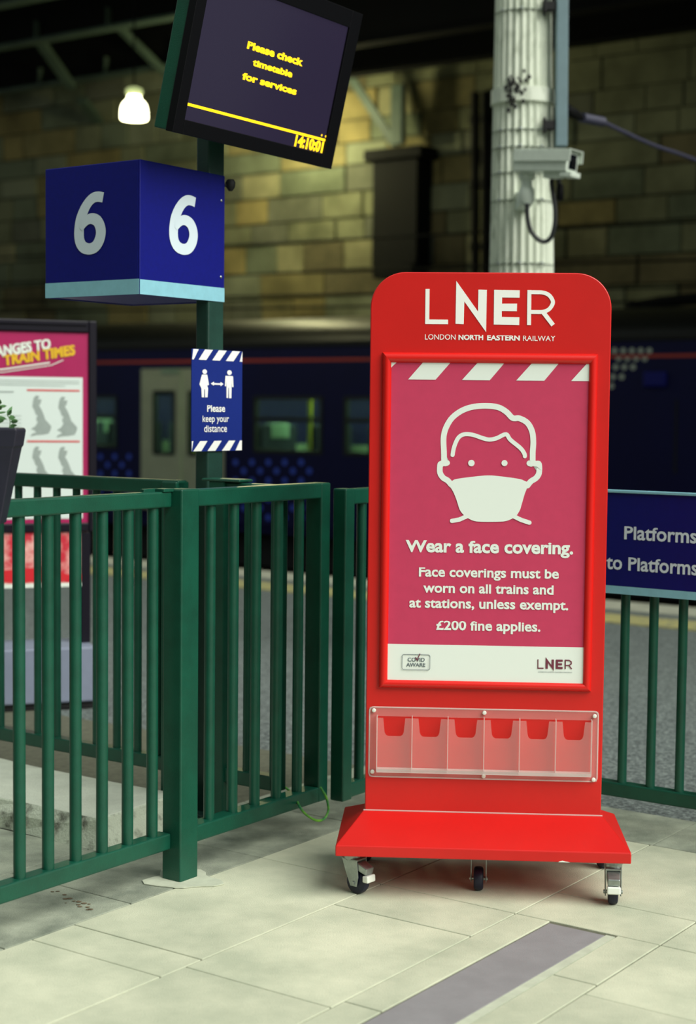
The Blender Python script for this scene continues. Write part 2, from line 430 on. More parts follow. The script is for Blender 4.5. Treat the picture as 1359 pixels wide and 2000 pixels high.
# asphalt: everything beyond the paving up to the track edge
asph = MB().gbox(-40,-3.66,4.14,10.65,-.3,-.008).gbox(-3.66,25,5.263,10.65,-.3,-.008).gbox(-40,-5.5,-3,4.14,-.3,-.008)
tag(new_obj('floor', asph, M_asphalt), 'dark speckled asphalt platform surface behind the green fences', 'floor', kind='structure')
edge_ = tag(new_obj('trim_1', MB().gbox(-40,20,10.65,11.13,-1.3,0.0), M_coping), 'pale stone coping along the platform edge', 'platform edge', kind='structure')
new_obj('yellow_line', MB().gbox(-40,20,9.97,10.38,-.01,.002), M_yellow, edge_)
tag(new_obj('floor', MB().gbox(-40,20,11.13,24,-1.5,-1.0), M_ballast), 'dark ballast of the track bed below the platform edge', 'ground', kind='structure')
for k, v in enumerate((17.95, 19.38)):
    tag(new_obj('rail', MB().gbox(-32,12,v,v+.07,-1.0,-.86), M_rail, bevel=.01), ('near' if k == 0 else 'far')+' running rail under the dark blue train', 'rail')
for k, v in enumerate((12.5, 13.93)):
    tag(new_obj('rail', MB().gbox(-32,12,v,v+.07,-1.0,-.86), M_rail, bevel=.01), ('near' if k == 0 else 'far')+' rail of the empty track beside the platform edge', 'rail')
# ---- back wall of ashlar
wall = tag(new_obj('wall_back', MB().gbox(-40,8,22.06,22.8,-1.5,12), M_mortarwall), 'sooty sandstone retaining wall behind the train', 'wall', kind='structure')
CH = .44; z = 2.48; row = 0; big = []; rest = MB(); cand = []
while z < 8.6:
    u = -25.2-random.random()*.8; ch = CH*random.choice((.85,1,1,1.12))
    while u < -8.6:
        w = random.choice((.6,.7,.85,1.,1.2,1.4)); cand.append((u, u+w, z, z+ch)); u += w
    z += ch
def seen(c):
    u0, u1, z0, z1 = c; um = (u0+u1)/2; zm = (z0+z1)/2
    P = W(um, 22., zm)-C; x = 679.5+FPX*(P@R)/(P@F); y = 1000-FPX*(P@U)/(P@F)
    if not (-20 < x < 1380 and 150 < y < 665): return False
    if 372 < x < 640 and y < 240: return False
    if 110 < x < 420 and 335 < y < 560: return False
    if 750 < x < 1170 and y > 560: return False
    if 985 < x < 1065: return False
    if x > 1110 and y < 210: return False
    return True
vis = [c for c in cand if seen(c)]
oth = [c for c in cand if not seen(c)]
random.shuffle(vis); oth += vis[298:]; vis = vis[:298]
for u0, u1, z0, z1 in vis:
    d = random.uniform(.0,.035); new_obj('stone', MB().gbox(u0+.012,u1-.012,21.99-d,22.08,z0+.012,z1-.012), M_stone, wall, bevel=.015, seg=1)
zz = -1.4
for u0, u1, z0, z1 in oth: d = random.uniform(0,.035); rest.gbox(u0+.012,u1-.012,21.99-d,22.08,z0+.012,z1-.012)
for k in range(10):
    u = -32.
    while u < -2: w = random.uniform(.6,1.2); rest.gbox(u+.012,u+w-.012,21.97,22.08,-1.3+k*.378+.012,-1.3+(k+1)*.378-.012); u += w
o = new_obj('stonework', rest, M_stone, wall); o['kind'] = 'stuff'

# unseen wall added behind and left of the camera to block sky light
bl_m = MB().gbox(-26,5,-7.6,-7,0,7)
tag(new_obj('wall_light_block', bl_m, M_stone), 'unseen wall added behind the viewer to block light from there', 'wall', kind='structure')
# ---- station roof over the tracks (the concourse in front is under open sky)
roof = tag(new_obj('ceiling', MB().hexa([W(-40,22.3,8.35),W(10,22.3,8.35),W(10,9.6,10.2),W(-40,9.6,10.2),W(-40,22.3,8.6),W(10,22.3,8.6),W(10,9.6,10.45),W(-40,9.6,10.45)]), M_timber), 'dark boarded station roof over the tracks', 'roof', kind='structure')
def zr(v): return 8.35+(22.3-v)*(10.2-8.35)/12.7
def ibeam(v, z0, z1, u0, u1, m=M_iron):
    return MB().gbox(u0,u1,v-.015,v+.015,z0,z1).gbox(u0,u1,v-.12,v+.12,z0,z0+.06).gbox(u0,u1,v-.12,v+.12,z1-.06,z1)
for k, (v, zb, lab) in enumerate(((21.3, vpl((120,165),21.3)[2], 'dark iron roof purlin nearest the wall, above the pendant lamp'),(19.6, vpl((120,75),19.6)[2], 'iron roof purlin at the upper left, in front of the one above the lamp'),(18.2, vpl((120,-10),18.2)[2],'topmost dark iron purlin at the upper left edge'))):
    pr_ = thing('roof_purlin', W(-18,v,zb), lab, 'roof beam')
    new_obj('web', MB().gbox(-30,-9,v-.015,v+.015,zb+.05,zr(v)), M_iron, pr_); new_obj('flange', MB().gbox(-30,-9,v-.12,v+.12,zb,zb+.05), M_irongrey, pr_)
    for j_ in range(8): new_obj('stiffener', MB().gbox(-24+j_*1.7,-23.96+j_*1.7,v-.1,v+.1,zb+.05,zb+.35), M_irongrey, pr_)
def strut(q0, v0, q1, v1, r, lab, m=M_irongrey):
    p, q = vpl(q0, v0), vpl(q1, v1); d = q-p; d /= np.linalg.norm(d); s = np.cross(d, [0,0,1.]); s /= np.linalg.norm(s); t = np.cross(s, d)
    mb = MB().hexa([p-s*r-t*r*.6,p+s*r-t*r*.6,p+s*r+t*r*.6,p-s*r+t*r*.6,q-s*r-t*r*.6,q+s*r-t*r*.6,q+s*r+t*r*.6,q-s*r+t*r*.6])
    return tag(new_obj('roof_strut', mb, m, bevel=.01), lab, 'roof strut')
strut((70,70),19.7,(140,170),21.0,.09,'grey roof strut slanting down at the far upper left')
strut((160,195),21.2,(192,238),21.9,.10,'short grey roof strut ending on the wall left of the pendant lamp')
strut((225,45),19.7,(330,150),21.2,.07,'thin grey roof strut slanting behind the departure screen')
# truss bracket standing on the wall in the middle
br = thing('roof_bracket', W(*(-14.2,21.6), 4.2), 'grey roof truss foot on a dark iron wall pier right of the departure screen', 'roof bracket')
pL, pR = vpl((738,300),21.7), vpl((826,300),21.7); uL, uR = float(pL@GB), float(pR@GB)
zt, zb = vpl((780,292),21.7)[2], vpl((780,520),21.7)[2]
new_obj('pier', MB().gbox(uL,uR,21.55,22.05,zb,zt).gbox(uL-.12,uR+.12,21.45,22.05,zt-.18,zt).gbox(uL+.05,uR-.05,21.5,22.05,zb-.2,zb), M_iron, br, bevel=.02)
a_, b_ = vpl((768,285),21.6), vpl((793,165),21.6)
new_obj('post', MB().gbox(float(a_@GB), float(b_@GB), 21.5,21.62, a_[2], b_[2]), M_irongrey, br, bevel=.02)
p, q = vpl((683,150),21.4), vpl((772,285),21.56)
s = GB*.09; new_obj('brace', MB().hexa([p-s,p+s,p+s+GA*.06,p-s+GA*.06,q-s,q+s,q+s+GA*.06,q-s+GA*.06]), M_irongrey, br)
tag(new_obj('roof_girder', ibeam(20.6, vpl((900,120),20.6)[2], 9.2, -16.2, 2), M_iron), 'deep black iron girder across the top right behind the white column', 'roof beam')
tag(new_obj('roof_girder', ibeam(19., vpl((900,60),19.)[2], 9.6, -16.2, 2), M_iron), 'black iron girder nearer than the deep one, at the top edge behind the white column', 'roof beam')
for x, lab in ((928,'left of the two dark drainpipes on the wall beside the white column'),(948,'right of the two dark drainpipes on the wall beside the white column')):
    p = vpl((x,180),21.85); q = vpl((x,535),21.85)
    mb = MB().tube([p, q], .07, 10)
    for k in range(3): c = p+(q-p)*(.15+.35*k); mb.tube([c+[0,0,-.06], c+[0,0,.06]], .095, 10)
    tag(new_obj('drainpipe', mb, M_iron, smooth=True), lab, 'drainpipe')

# ================================================================== TRAIN (side at v = 17.5)
TV = 17.5
tr = thing('train', W(-12, 19, -1.0), 'dark blue passenger train with grey doors and dot pattern standing behind the fences', 'train')
def up(x, y=850): return float(vpl((x,y),TV)@GB)
def zp(x, y): return float(vpl((x,y),TV)[2])
wins = []
WZ0, WZ1 = .86, 1.60
cw = up(627)-up(498)
wins.append((up(498), up(627))); wins.append((up(675), up(675)+cw)); wins.append((up(675)+cw+.42, up(675)+2*cw+.42))
wins.append((up(227)-cw, up(227))); wins.append((up(227)-2*cw-.42, up(227)-cw-.42))
wins.sort()
D0, D1 = up(278), up(278)+2*(up(357)-up(278))
d2c = up(1215); D2, D3 = up(1150), up(1150)+1.3
body = MB()
us = sorted([(-28., D0)]+[(D1, 6.)])
def wallseg(u0, u1):
    body.gbox(u0,u1,TV,TV+.06,-.25,WZ0); body.gbox(u0,u1,TV,TV+.06,WZ1,2.3)
    x = u0
    for a, b in wins:
        if a >= u0 and b <= u1: body.gbox(x,a,TV,TV+.06,WZ0,WZ1); x = b
    body.gbox(x,u1,TV,TV+.06,WZ0,WZ1)
for s_ in us: wallseg(*s_)
body.gbox(D0,D1,TV,TV+.06,2.02,2.3).gbox(D0,D1,TV+.02,TV+.08,-.25,-.05)
body.gbox(-28,6,TV+2.7,TV+2.76,-.25,2.3).gbox(-28,6,TV,TV+2.76,-.3,-.2)
new_obj('body', body, M_train, tr, smooth=False)
rp = [(0,2.3),(.03,2.42),(.14,2.56),(.4,2.68),(.9,2.76),(1.38,2.78),(1.86,2.76),(2.36,2.68),(2.62,2.56),(2.73,2.42),(2.76,2.3)]
rf = MB(); n = len(rp)
rf.add([W(-28,TV+a,z) for a, z in rp]+[W(6,TV+a,z) for a, z in rp], [(i,i+1,n+i+1,n+i) for i in range(n-1)]+[tuple(range(n)), tuple(range(2*n-1,n-1,-1))])
ro = new_obj('roof', rf, M_trainroof, tr, smooth=True)
new_obj('gutter', MB().gbox(-28,6,TV-.03,TV+.02,2.32,2.38), M_blackm, tr)
oz = zp(1200,696); ol = new_obj('orange_stripe', MB().gbox(-28,6,TV-.006,TV+.01,oz-.017,oz+.017), M_orange, tr)
new_obj('underframe', MB().gbox(-28,6,TV+.25,TV+2.5,-.8,-.3).gbox(-20,-17,TV+.1,TV+.4,-.75,-.3).gbox(-12,-9,TV+.1,TV+.4,-.75,-.3), M_blackm, tr)
for u in (-25,-22.8,-15.6,-13.4,-7,-4.8):
    new_obj('wheel', MB().lathe(W(u,17.9,-.46), [(.40,0),(.42,.02),(.42,.05),(.38,.06),(.38,.13)], 24, GA), M_rail, tr)
# interior: lit saloon
new_obj('interior_lining', MB().gbox(-28,6,TV+2.6,TV+2.68,-.2,.9).gbox(-28,6,TV+2.6,TV+2.68,1.7,2.25).gbox(-28,6,TV+.07,TV+2.6,2.2,2.24), M_trainfloor, tr)
new_obj('ceiling_light', MB().gbox(-28,6,TV+1.25,TV+1.5,2.16,2.2), M_trainlight, tr)
seat0 = None
for k in range(13):
    u = -20.2+k*.98
    if D0-.2 < u < D1+.2: continue
    for dv in (.35, 1.75):
        s1 = new_obj('seat', MB().gbox(u,u+.1,TV+dv,TV+dv+.85,.3,1.22).gbox(u,u+.45,TV+dv,TV+dv+.85,.2,.42), M_seat, tr, bevel=.03)
        new_obj('headrest', MB().gbox(u-.015,u+.115,TV+dv+.2,TV+dv+.65,1.02,1.24), M_headrest, s1, bevel=.02)
for x in (530, 588, 300): 
    u = up(x); new_obj('grab_pole', MB().tube([W(u,TV+.9,-.2), W(u,TV+.9,2.2)], .035 if x != 588 else .06, 8), M_grab, tr, smooth=True)
for a, b in wins:
    fr_ = new_obj('window', MB().gbox(a-.03,a+.02,TV-.012,TV+.06,WZ0-.03,WZ1+.03).gbox(b-.02,b+.03,TV-.012,TV+.06,WZ0-.03,WZ1+.03).gbox(a,b,TV-.012,TV+.06,WZ0-.03,WZ0+.02).gbox(a,b,TV-.012,TV+.06,WZ1-.02,WZ1+.03).gbox(a,b,TV-.014,TV+.05,zp(560,819)-.03,zp(560,819)+.03), M_rubber, tr)
    new_obj('pane', MB().gbox(a+.02,b-.02,TV+.012,TV+.02,WZ0+.02,WZ1-.02), M_trainglass, fr_)
dm = (D0+D1)/2
for a, b in ((D0, dm-.012), (dm+.012, D1)):
    x0, x1 = a+.2, b-.2; z0, z1 = zp(320,886), zp(320,765)
    x0, x1 = (up(303), up(343)) if a < dm-.1 else (b-(up(343)-D0), b-(up(303)-D0))
    dr = new_obj('door', MB().gbox(a,x0,TV-.03,TV+.03,-.05,2.02).gbox(x1,b,TV-.03,TV+.03,-.05,2.02).gbox(x0,x1,TV-.03,TV+.03,-.05,z0).gbox(x0,x1,TV-.03,TV+.03,z1,2.02), M_door, tr)
    new_obj('door_window', MB().gbox(x0-.02,x0+.03,TV-.04,TV+.02,z0,z1).gbox(x1-.03,x1+.02,TV-.04,TV+.02,z0,z1).gbox(x0,x1,TV-.04,TV+.02,z0-.02,z0+.03).gbox(x0,x1,TV-.04,TV+.02,z1-.03,z1+.02), M_rubber, dr)
    new_obj('pane', MB().gbox(x0,x1,TV-.005,TV+.005,z0,z1), M_trainglass, dr)
new_obj('door_light', MB().gbox(up(318),up(352),TV-.05,TV,zp(330,729),zp(330,722)), M_headrest, tr)
tpl = Plane(W(0,TV-.004,0), GB, (0,0,1))
def dots(px, m, r): return pieces('dot', tpl, [disc(tpl.ab(q), r, 14) for q in px], m, tr, h=.002)
dots([(1200+17*k,685) for k in range(5)]+[(1208+17*k,700) for k in range(4)]+[(1202+17*k,717) for k in range(3)]+[(1197+17*k,736) for k in range(2)]+[(1194,754)], M_dotlight, .034)
bl = [(196+28*k, 892+j*33) for k in range(3) for j in range(4)]+[(210+28*k, 908+j*33) for k in range(2) for j in range(3)]
bl += [(460+32*k, 903+j*36) for k in range(5) for j in range(4)]+[(476+32*k, 920+j*36) for k in range(5) for j in range(3)]
dots(bl, M_dotblue, .045)
new_obj('destination_box', MB().gbox(up(1258,740),up(1302,740),TV-.05,TV+.02,zp(1280,756),zp(1280,726)), M_blue, tr, bevel=.02)
ds = MB()
for a0, a1, b0, b1 in ((up(1128),up(1134),zp(1130,925),zp(1130,780)),(up(1318),up(1322),zp(1320,925),zp(1320,780))): ds.gbox(a0,a1,TV-.008,TV+.01,b0,b1)
new_obj('cab_door_seal', ds, M_blackm, tr)
# pantograph on the roof at the right
pg = thing('pantograph', W(up(1320,640),TV+1.2,2.7), 'black folded pantograph arm on the train roof at the right edge', 'pantograph')
V2 = TV+1.3
def pth(pts): return [vpl(q, V2) for q in pts]
new_obj('upper_arm', MB().tube(pth([(1240,599),(1290,590),(1359,583),(1480,566)]), .075, 8), M_iron, pg, smooth=True)
new_obj('lower_arm', MB().tube(pth([(1240,599),(1270,612),(1310,626),(1359,633),(1480,650)]), .085, 8), M_iron, pg, smooth=True)
new_obj('knuckle', MB().lathe(vpl((1240,599),V2)-GA*.12, [(.05,0),(.08,.02),(.08,.22),(.05,.24)], 12, GA), M_iron, pg, smooth=True)
b0 = vpl((1275,642),V2); b1 = vpl((1500,650),V2)
new_obj('base_frame', MB().tube([b0, b1], .05, 8).tube([b0+[0,0,0], [b0[0],b0[1],2.74]], .05, 8), M_iron, pg, smooth=True)
# overhead contact wires
for k, (q0, q1, lab) in enumerate((((440,480),(1359,433),'topmost dark overhead wire across the stone wall'),((440,538),(1359,507),'second dark overhead wire from the top across the stone wall'),((440,580),(1359,560),'third dark overhead wire from the top across the stone wall'),((440,603),(1359,588),'lowest dark overhead wire just above the train roof'))):
    p, q = vpl(q0, 18.9), vpl(q1, 18.9); d = (q-p); p2, q2 = p-d*1.6, q+d*1.2
    tag(new_obj('overhead_wire', MB().tube([p2, p, q, q2], .016, 6), M_iron), lab, 'wire')

# ================================================================== PENDANT LAMPS
def lamp(c, lab, hang=2.2, power=80):
    t = thing('pendant_lamp', c, lab, 'lamp', 'pendant lamps under the station roof'); c = np.array(c)
    c = c-np.array([0,0,0]); new_obj('glass_dome', MB().lathe(c, [(.168,0),(.176,.02),(.175,.09),(.166,.15),(.145,.20),(.112,.235),(.09,.255),(.083,.275),(.085,.30)], 28), M_lampglass, t, smooth=True)
    new_obj('lamp_neck', MB().lathe(c, [(.085,.30),(.098,.32),(.112,.35),(.105,.385),(.05,.41)], 24), M_lampneck, t, smooth=True)
    new_obj('hanging_rod', MB().tube([c+[0,0,.39], c+[0,0,.39+hang]], .012, 8), M_iron, t)
    l = bpy.data.lights.new('lamp_light', 'POINT'); l.energy = power; l.color = (.96,.92,.48); l.shadow_soft_size = .2
    lo = bpy.data.objects.new('lamp_light', l); COL.objects.link(lo); lo.parent = t; lo.location = (0,0,-.22)
    return t
lp = atY((262,233),21.); lamp(lp, 'lit white glass dome lamp hanging at the upper left')
lp2 = np.array(vpl((520,240),20.4)); lamp(lp2, 'lit white glass dome lamp added unseen behind the departure screen to light the wall', hang=2.0, power=300)  # unseen second lamp, added to light the yellow part of the wall

# ================================================================== WHITE FLUTED COLUMN, CONDUIT, CCTV
cb = atY((1025,530),9.0); cx = float(cb[0]); cy = 9.0+.18
colm = thing('fluted_column', (cx, cy, 0), 'white painted fluted cast iron column behind the red totem', 'column')
NF = 26
def flute_ring(r, z, cx_): 
    out = []
    for k in range(NF*4):
        a = 2*math.pi*k/(NF*4); d = (0, .75, 1., .75)[k % 4]; rr = r*(1-.10*d); out.append((cx_+rr*math.cos(a), cy+rr*math.sin(a), z))
    return out
def colx(z): return cx-.03*(z-2.24)/1.5*0.5
def colr(z): return .184-.0155*(z-2.24)
zs = [0.25,1.2,2.2,2.7,3.2,3.7,4.6,6,8,9.8]
vs = []; fs = []; nn = NF*4
for z_ in zs: vs += flute_ring(colr(z_), z_, colx(z_))
for i in range(len(zs)-1):
    for k in range(nn): fs.append((i*nn+k, i*nn+(k+1)%nn, (i+1)*nn+(k+1)%nn, (i+1)*nn+k))
new_obj('shaft', MB().add(vs, fs), M_column, colm, recalc=True)
new_obj('column_base', MB().lathe((cx+.03,cy,0), [(.30,0),(.30,.12),(.26,.15),(.26,.2),(.23,.26)], 32), M_column, colm, smooth=True)
def ring(y0, y1, extra, m, nm, studs=0):
    za, zb_ = atY((1025,y1),9.)[2], atY((1025,y0),9.)[2]; zc = (za+zb_)/2; r = colr(zc)+extra
    o = new_obj(nm, MB().lathe((colx(zc),cy,0), [(r-.02,za),(r,za+.004),(r,zb_-.004),(r-.02,zb_)], 48), m, colm, smooth=True)
    for k in range(studs):
        a = math.radians(-100+40*(k-studs/2+.5)); c = np.array([colx(zc)+r*math.cos(a), cy+r*math.sin(a), zc]); d = np.array([math.cos(a), math.sin(a), 0])
        new_obj('stud', MB().lathe(c, [(.009,0),(.009,.012),(.004,.016)], 8, d), M_galv, o)
ring(165,196,.012,M_column,'collar')
for y in (14,250,284,334,388,513): ring(y-1.3,y+1.3,.001,M_strap,'strap',3)
# grime clinging to the collar
gm = MB()
for k in range(60):
    a = math.radians(random.gauss(-112,11)); z0_ = atY((1000,random.gauss(172,17)),9.)[2]; r = colr(z0_)+.008
    c = np.array([colx(z0_)+r*math.cos(a), cy+r*math.sin(a), z0_]); s = random.uniform(.006,.013)
    gm.lathe(c-np.array([0,0,s]), [(s*.3,0),(s,s*.6),(s*.8,s*1.5),(s*.2,s*2.2)], 6)
o = new_obj('grime', gm, M_grime, colm); o['kind'] = 'stuff'; o['label'] = 'dark clump of grime above the collar'
# conduit on the right of the column
cl, cr = atY((1083,288),9.05), atY((1106,288),9.05); xt0 = float(cl[0]); xt1 = float(cr[0])
cnd = thing('cable_trunking', (xt1, 9.05, cl[2]), 'grey square cable trunking running up the right side of the white column', 'trunking')
zb_ = float(cl[2]); dx = -.012
def fr_cnd(x, y, z_): return np.array([x+dx*(z_-zb_), y, z_])
new_obj('trunking', MB().fbox(fr_cnd, xt0, xt1, 9.0, 9.08, zb_, 9.), M_conduit, cnd, bevel=.006)
for y in (14, 246):
    zz = float(atY((1075,y),9.05)[2]); new_obj('clamp', MB().fbox(fr_cnd, xt0-.065, xt0+.0, 9.01, 9.06, zz-.025, zz+.025).fbox(fr_cnd, xt0-.07, xt0-.055, 9.0, 9.07, zz-.04, zz+.04), M_blackm, cnd, bevel=.004)
# CCTV camera: housing points to the right and towards the viewer
cc = thing('security_camera', atY((1027,390),8.72), 'white box security camera on a bracket fixed to the fluted column', 'camera')
pc = np.array(atY((1067,318),8.66)); hd = np.array([.80,-.59,-.08]); hd /= np.linalg.norm(hd); hs = np.cross(hd,[0,0,1.]); hs /= np.linalg.norm(hs); hu = np.cross(hs,hd)
def frc(x, y, z_): return pc+(hd*x+hs*y+hu*z_)*.93
prof = lambda x, k=1.: [frc(x,.062*k,-.055),frc(x,.07*k,.03),frc(x,.05*k,.062),frc(x,-.05*k,.062),frc(x,-.07*k,.03),frc(x,-.062*k,-.055)]
hb = MB(); P0 = prof(-.185); P1 = prof(.17); hb.prism(P0, P1[0]-P0[0])
new_obj('housing', hb, M_cctv, cc, bevel=.006)
new_obj('sunshield', MB().fbox(frc,-.18,.195,-.078,.078,.064,.07).fbox(frc,-.18,.195,.072,.078,.0,.066).fbox(frc,-.18,.195,-.078,-.072,.0,.066), M_cctv, cc, bevel=.003)
new_obj('front_glass', MB().fbox(frc,.168,.174,-.043,.043,-.04,.045), M_glassdark, cc)
new_obj('lens', MB().lathe(frc(.172,0,0), [(.025,0),(.025,.012),(.018,.014)], 16, hd), M_black, cc)
new_obj('front_foot', MB().fbox(frc,.12,.20,-.055,.055,-.085,-.055), M_cctv, cc, bevel=.004)
pb_ = np.array(atY((1027,322),8.70)); pe = np.array(atY((1028,400),8.76))
new_obj('pan_head', MB().lathe([pe[0],pe[1],pe[2]], [(.03,0),(.042,.02),(.042,.08),(.03,.1),(.03,.13),(.045,.14),(.045,.2),(.028,.22),(.028,float(pb_[2]-pe[2]))], 20), M_cctv, cc, smooth=True)
new_obj('wall_arm', MB().hexa([pe+[-.035,0,0],pe+[.035,0,0],pe+[.035,.28,0],pe+[-.035,.28,0],pe+[-.03,0,.07],pe+[.03,0,.07],pe+[.03,.28,.11],pe+[-.03,.28,.11]]), M_cctv, cc, bevel=.005)
new_obj('rear_bracket', MB().fbox(frc,.0,.11,-.03,.03,-.09,-.055), M_cctv, cc, bevel=.005)
yc = 8.68
def cpx(pts, y=yc): return smooth_path([atY(q,y) for q in pts], 5)
new_obj('camera_cable', MB().tube(cpx([(1029,398),(1030,425),(1036,450),(1050,467),(1064,472),(1076,463),(1083,440),(1084,410),(1080,380),(1077,355),(1082,340),(1090,345),(1092,370),(1093,388)]), .0125, 8), M_cable, cc, smooth=True)
new_obj('junction_box', MB().lathe(np.array(atY((1093,392),yc)), [(.012,0),(.02,.01),(.02,.07),(.012,.09)], 12), M_black, cc, smooth=True)
# span wire with insulator from the column to the right
sp = thing('span_wire', atY((1106,217),9.05), 'grey span wire with insulator running right from the white column', 'wire')
w0, w1 = np.array(atY((1106,214),9.05)), np.array(atY((1136,230),9.2)); w2 = np.array(atY((1176,238),9.4)); w3 = np.array(atY((1359,313),10.3)); w4 = w3+(w3-w2)*1.5
new_obj('turnbuckle', MB().tube([w0,w0+(w1-w0)*.1,w0+(w1-w0)*.5,w1],[.018,.03,.03,.014], 8).tube([w0+[0,0,.03],w1+[0,0,.01]],.01,6), M_iron, sp, smooth=True)
iv = MB(); dd = (w2-w1)
iv.tube([w1+dd*t for t in np.linspace(0,1,15)], [.016 if k % 2 else .03 for k in range(15)], 10); new_obj('insulator', iv, M_steelcable, sp, smooth=True)
wm = smooth_path([w2, (w2+w3)/2+np.array([0,0,-.015]), w3, w4], 6); new_obj('cable', MB().tube(wm, .013, 8), M_steelcable, sp, smooth=True)

# ================================================================== NUMBERED SIGN POLE
PU, PV = -3.637, 4.262
pole = thing('sign_pole', W(PU-.03,PV+.04,0), 'dark green square steel pole carrying the platform signs and the screen', 'pole')
new_obj('pole', MB().gbox(PU-.058,PU,PV,PV+.085,0,3.0), M_post, pole, bevel=.006)
new_obj('base_plate', MB().gbox(PU-.11,PU+.05,PV-.05,PV+.13,0,.012), M_post, pole, bevel=.004)
sb = np.array(atY((450,362),5.66))
new_obj('light_sensor', MB().lathe(sb-np.array([0,0,.02]), [(.006,0),(.016,.012),(.018,.03),(.012,.04)], 12).tube([sb, sb+np.array([-.03,-.01,.0])], .006, 6), M_blackm, pole, smooth=True)
# cube sign with the 6
k_ = 5.29/5.15; bc = C+(np.array([-.679,5.15,1.8138])-C)*k_; bw = .428*k_; bh = .431*k_; bph = math.radians(35.02)
be = np.array([math.sin(bph), math.cos(bph), 0]); bl_ = np.array([-math.cos(bph), math.sin(bph), 0])
cube = thing('platform_sign', bc+(be+bl_)*bw/2, 'blue box sign with white number 6 on each side and pale stripe', 'sign')
T = .006
def fq(x, y, z_): return bc+be*x+bl_*y+np.array([0,0,z_])
for nm, args in (('face_panel',(0,bw,0,T,0,bh)),('face_panel',(0,T,T,bw,0,bh)),('face_panel',(T,bw,bw-T,bw,0,bh)),('face_panel',(bw-T,bw,T,bw-T,0,bh))):
    new_obj(nm, MB().fbox(fq,*args), M_blue, cube, bevel=.003)
new_obj('top_panel', MB().fbox(fq,T,bw-T,T,bw-T,bh-.012,bh-.004), M_blue, cube)
new_obj('bottom_panel', MB().fbox(fq,T,bw-T,T,bw-T,.004,.012), M_blue, cube)
plR = Plane(bc, be, (0,0,1)); plL = Plane(bc+bl_*bw, -bl_, (0,0,1))
for pl, q6, st in ((plR, ((330,500),(384,500),120), ((272,545),(437,563))), (plL, ((146.5,494),(206,494),121), ((89,553),(271,545)))):
    sh = pl.ab(st[0])[1]*.5+pl.ab(st[1])[1]*.5
    fill('stripe', pl, [rect(0.001, bw-.001, .001, sh)], M_pale, cube)
    (a0,_),(a1,b1) = pl.ab(q6[0]), pl.ab(q6[1]); ch_ = abs(pl.ab((q6[0][0], q6[0][1]-q6[2]))[1]-pl.ab(q6[0])[1])
    six = [(.93,.885),(.78,.905),(.62,.895),(.46,.83),(.31,.71),(.19,.55),(.145,.36),(.17,.22),(.27,.125),(.42,.085),(.57,.085),(.71,.125),(.82,.22),(.865,.335),(.83,.44),(.74,.52),(.6,.56),(.46,.555),(.33,.50),(.22,.40)]
    wsx = [.165,.168,.17,.18,.20,.215,.22,.215,.20,.185,.185,.20,.215,.22,.215,.20,.18,.165,.14,.08]
    A_ = a1-a0; pts6 = smooth_path([(a0+x*A_, b1+y*ch_) for x, y in six], 4); w6 = [.145*A_/.52*0+np.interp(i/4, range(len(wsx)), wsx)*ch_*.98 for i in range(len(pts6))]
    mb6 = MB(); [mb6.add([pl.P(a,b_,.0013+k6*.00002) for a, b_ in q_], [(0,1,2,3)]) for k6, q_ in enumerate(strip_quads(pts6, w6))]
    new_obj('number', mb6, M_signwhite, cube, recalc=False)
for q in ((432,392),(431,541)):
    a, b_ = plR.ab(q); new_obj('screw', MB().lathe(plR.P(a,b_), [(.005,0),(.005,.002),(.002,.004)], 10, plR.n), M_galv, cube)
# keep your distance notice fixed to the right face of the pole
kp = Plane(W(PU+.003, 4.169, 1.299), GA, (0,0,1)); kw, kh = .275, .356
kd = thing('distance_notice', kp.P(kw/2,0), 'small blue and white keep your distance notice fixed to the green pole', 'sign')
new_obj('plate', MB().prism([kp.P(a,b_,-.0) for a, b_ in rrect(0,kw,0,kh,.006)], kp.n*.003), M_blue3, kd)
K = Plane(kp.P(0,0,.003), kp.ex, kp.ey)
def kx(cx_, cy_): # zoomed crop coordinates to plane
    return K.ab((350+cx_/3.3975, 600+cy_/3.3975))
tops = []
sy1 = kh-.001; sy0 = kx(170,350)[1]; by0 = .001; by1 = kx(150,888)[1]
def stripes(y0, y1, xs):
    out = []
    for xb0, xb1, xt0_, xt1_ in xs:
        P_ = [(xb0,y0),(xb1,y0),(xt1_,y1),(xt0_,y1)]; out.append([(min(max(a,.0008),kw-.0008),b_) for a, b_ in P_])
    return out
sx = []
for c0, c1, t0, t1 in ((60,95,92,128),(128,178,170,222),(218,268,262,314),(308,358,352,402),(400,450,440,470)): sx.append((kx(c0,350)[0],kx(c1,352)[0],kx(t0,283)[0],kx(t1,288)[0]))
pl1 = stripes(sy0, sy1, sx); sx = []
for c0, c1, t0, t1 in ((40,72,74,92),(92,145,138,186),(186,238,232,280),(282,332,328,370),(372,420,402,450)): sx.append((kx(c0,958)[0],kx(c1,958)[0],kx(t0,888)[0],kx(t1,888)[0]))
pl2 = stripes(by0, by1, sx)
pieces('white_stripe', K, [p_ for p_ in pl1+pl2], M_letter, kd)
def kpoly(pts): return [kx(*p_) for p_ in pts]
figs = [kpoly([(150,445),(187,445),(197,520),(188,540),(187,600),(171,600),(170,545),(164,545),(163,600),(147,598),(146,540),(133,515)]),
        kpoly([(305,455),(355,458),(358,530),(348,530),(346,480),(344,604),(329,604),(328,535),(324,535),(322,603),(312,602),(312,480),(309,525),(301,524)]),
        [kx(167+15*math.cos(t), 428+16*math.sin(t)) for t in np.linspace(0,2*math.pi,16,False)],
        [kx(331+15*math.cos(t), 434+16*math.sin(t)) for t in np.linspace(0,2*math.pi,16,False)],
        kpoly([(207,507),(228,494),(228,503),(272,505),(272,496),(292,510),(272,524),(272,516),(228,514),(228,521)])]
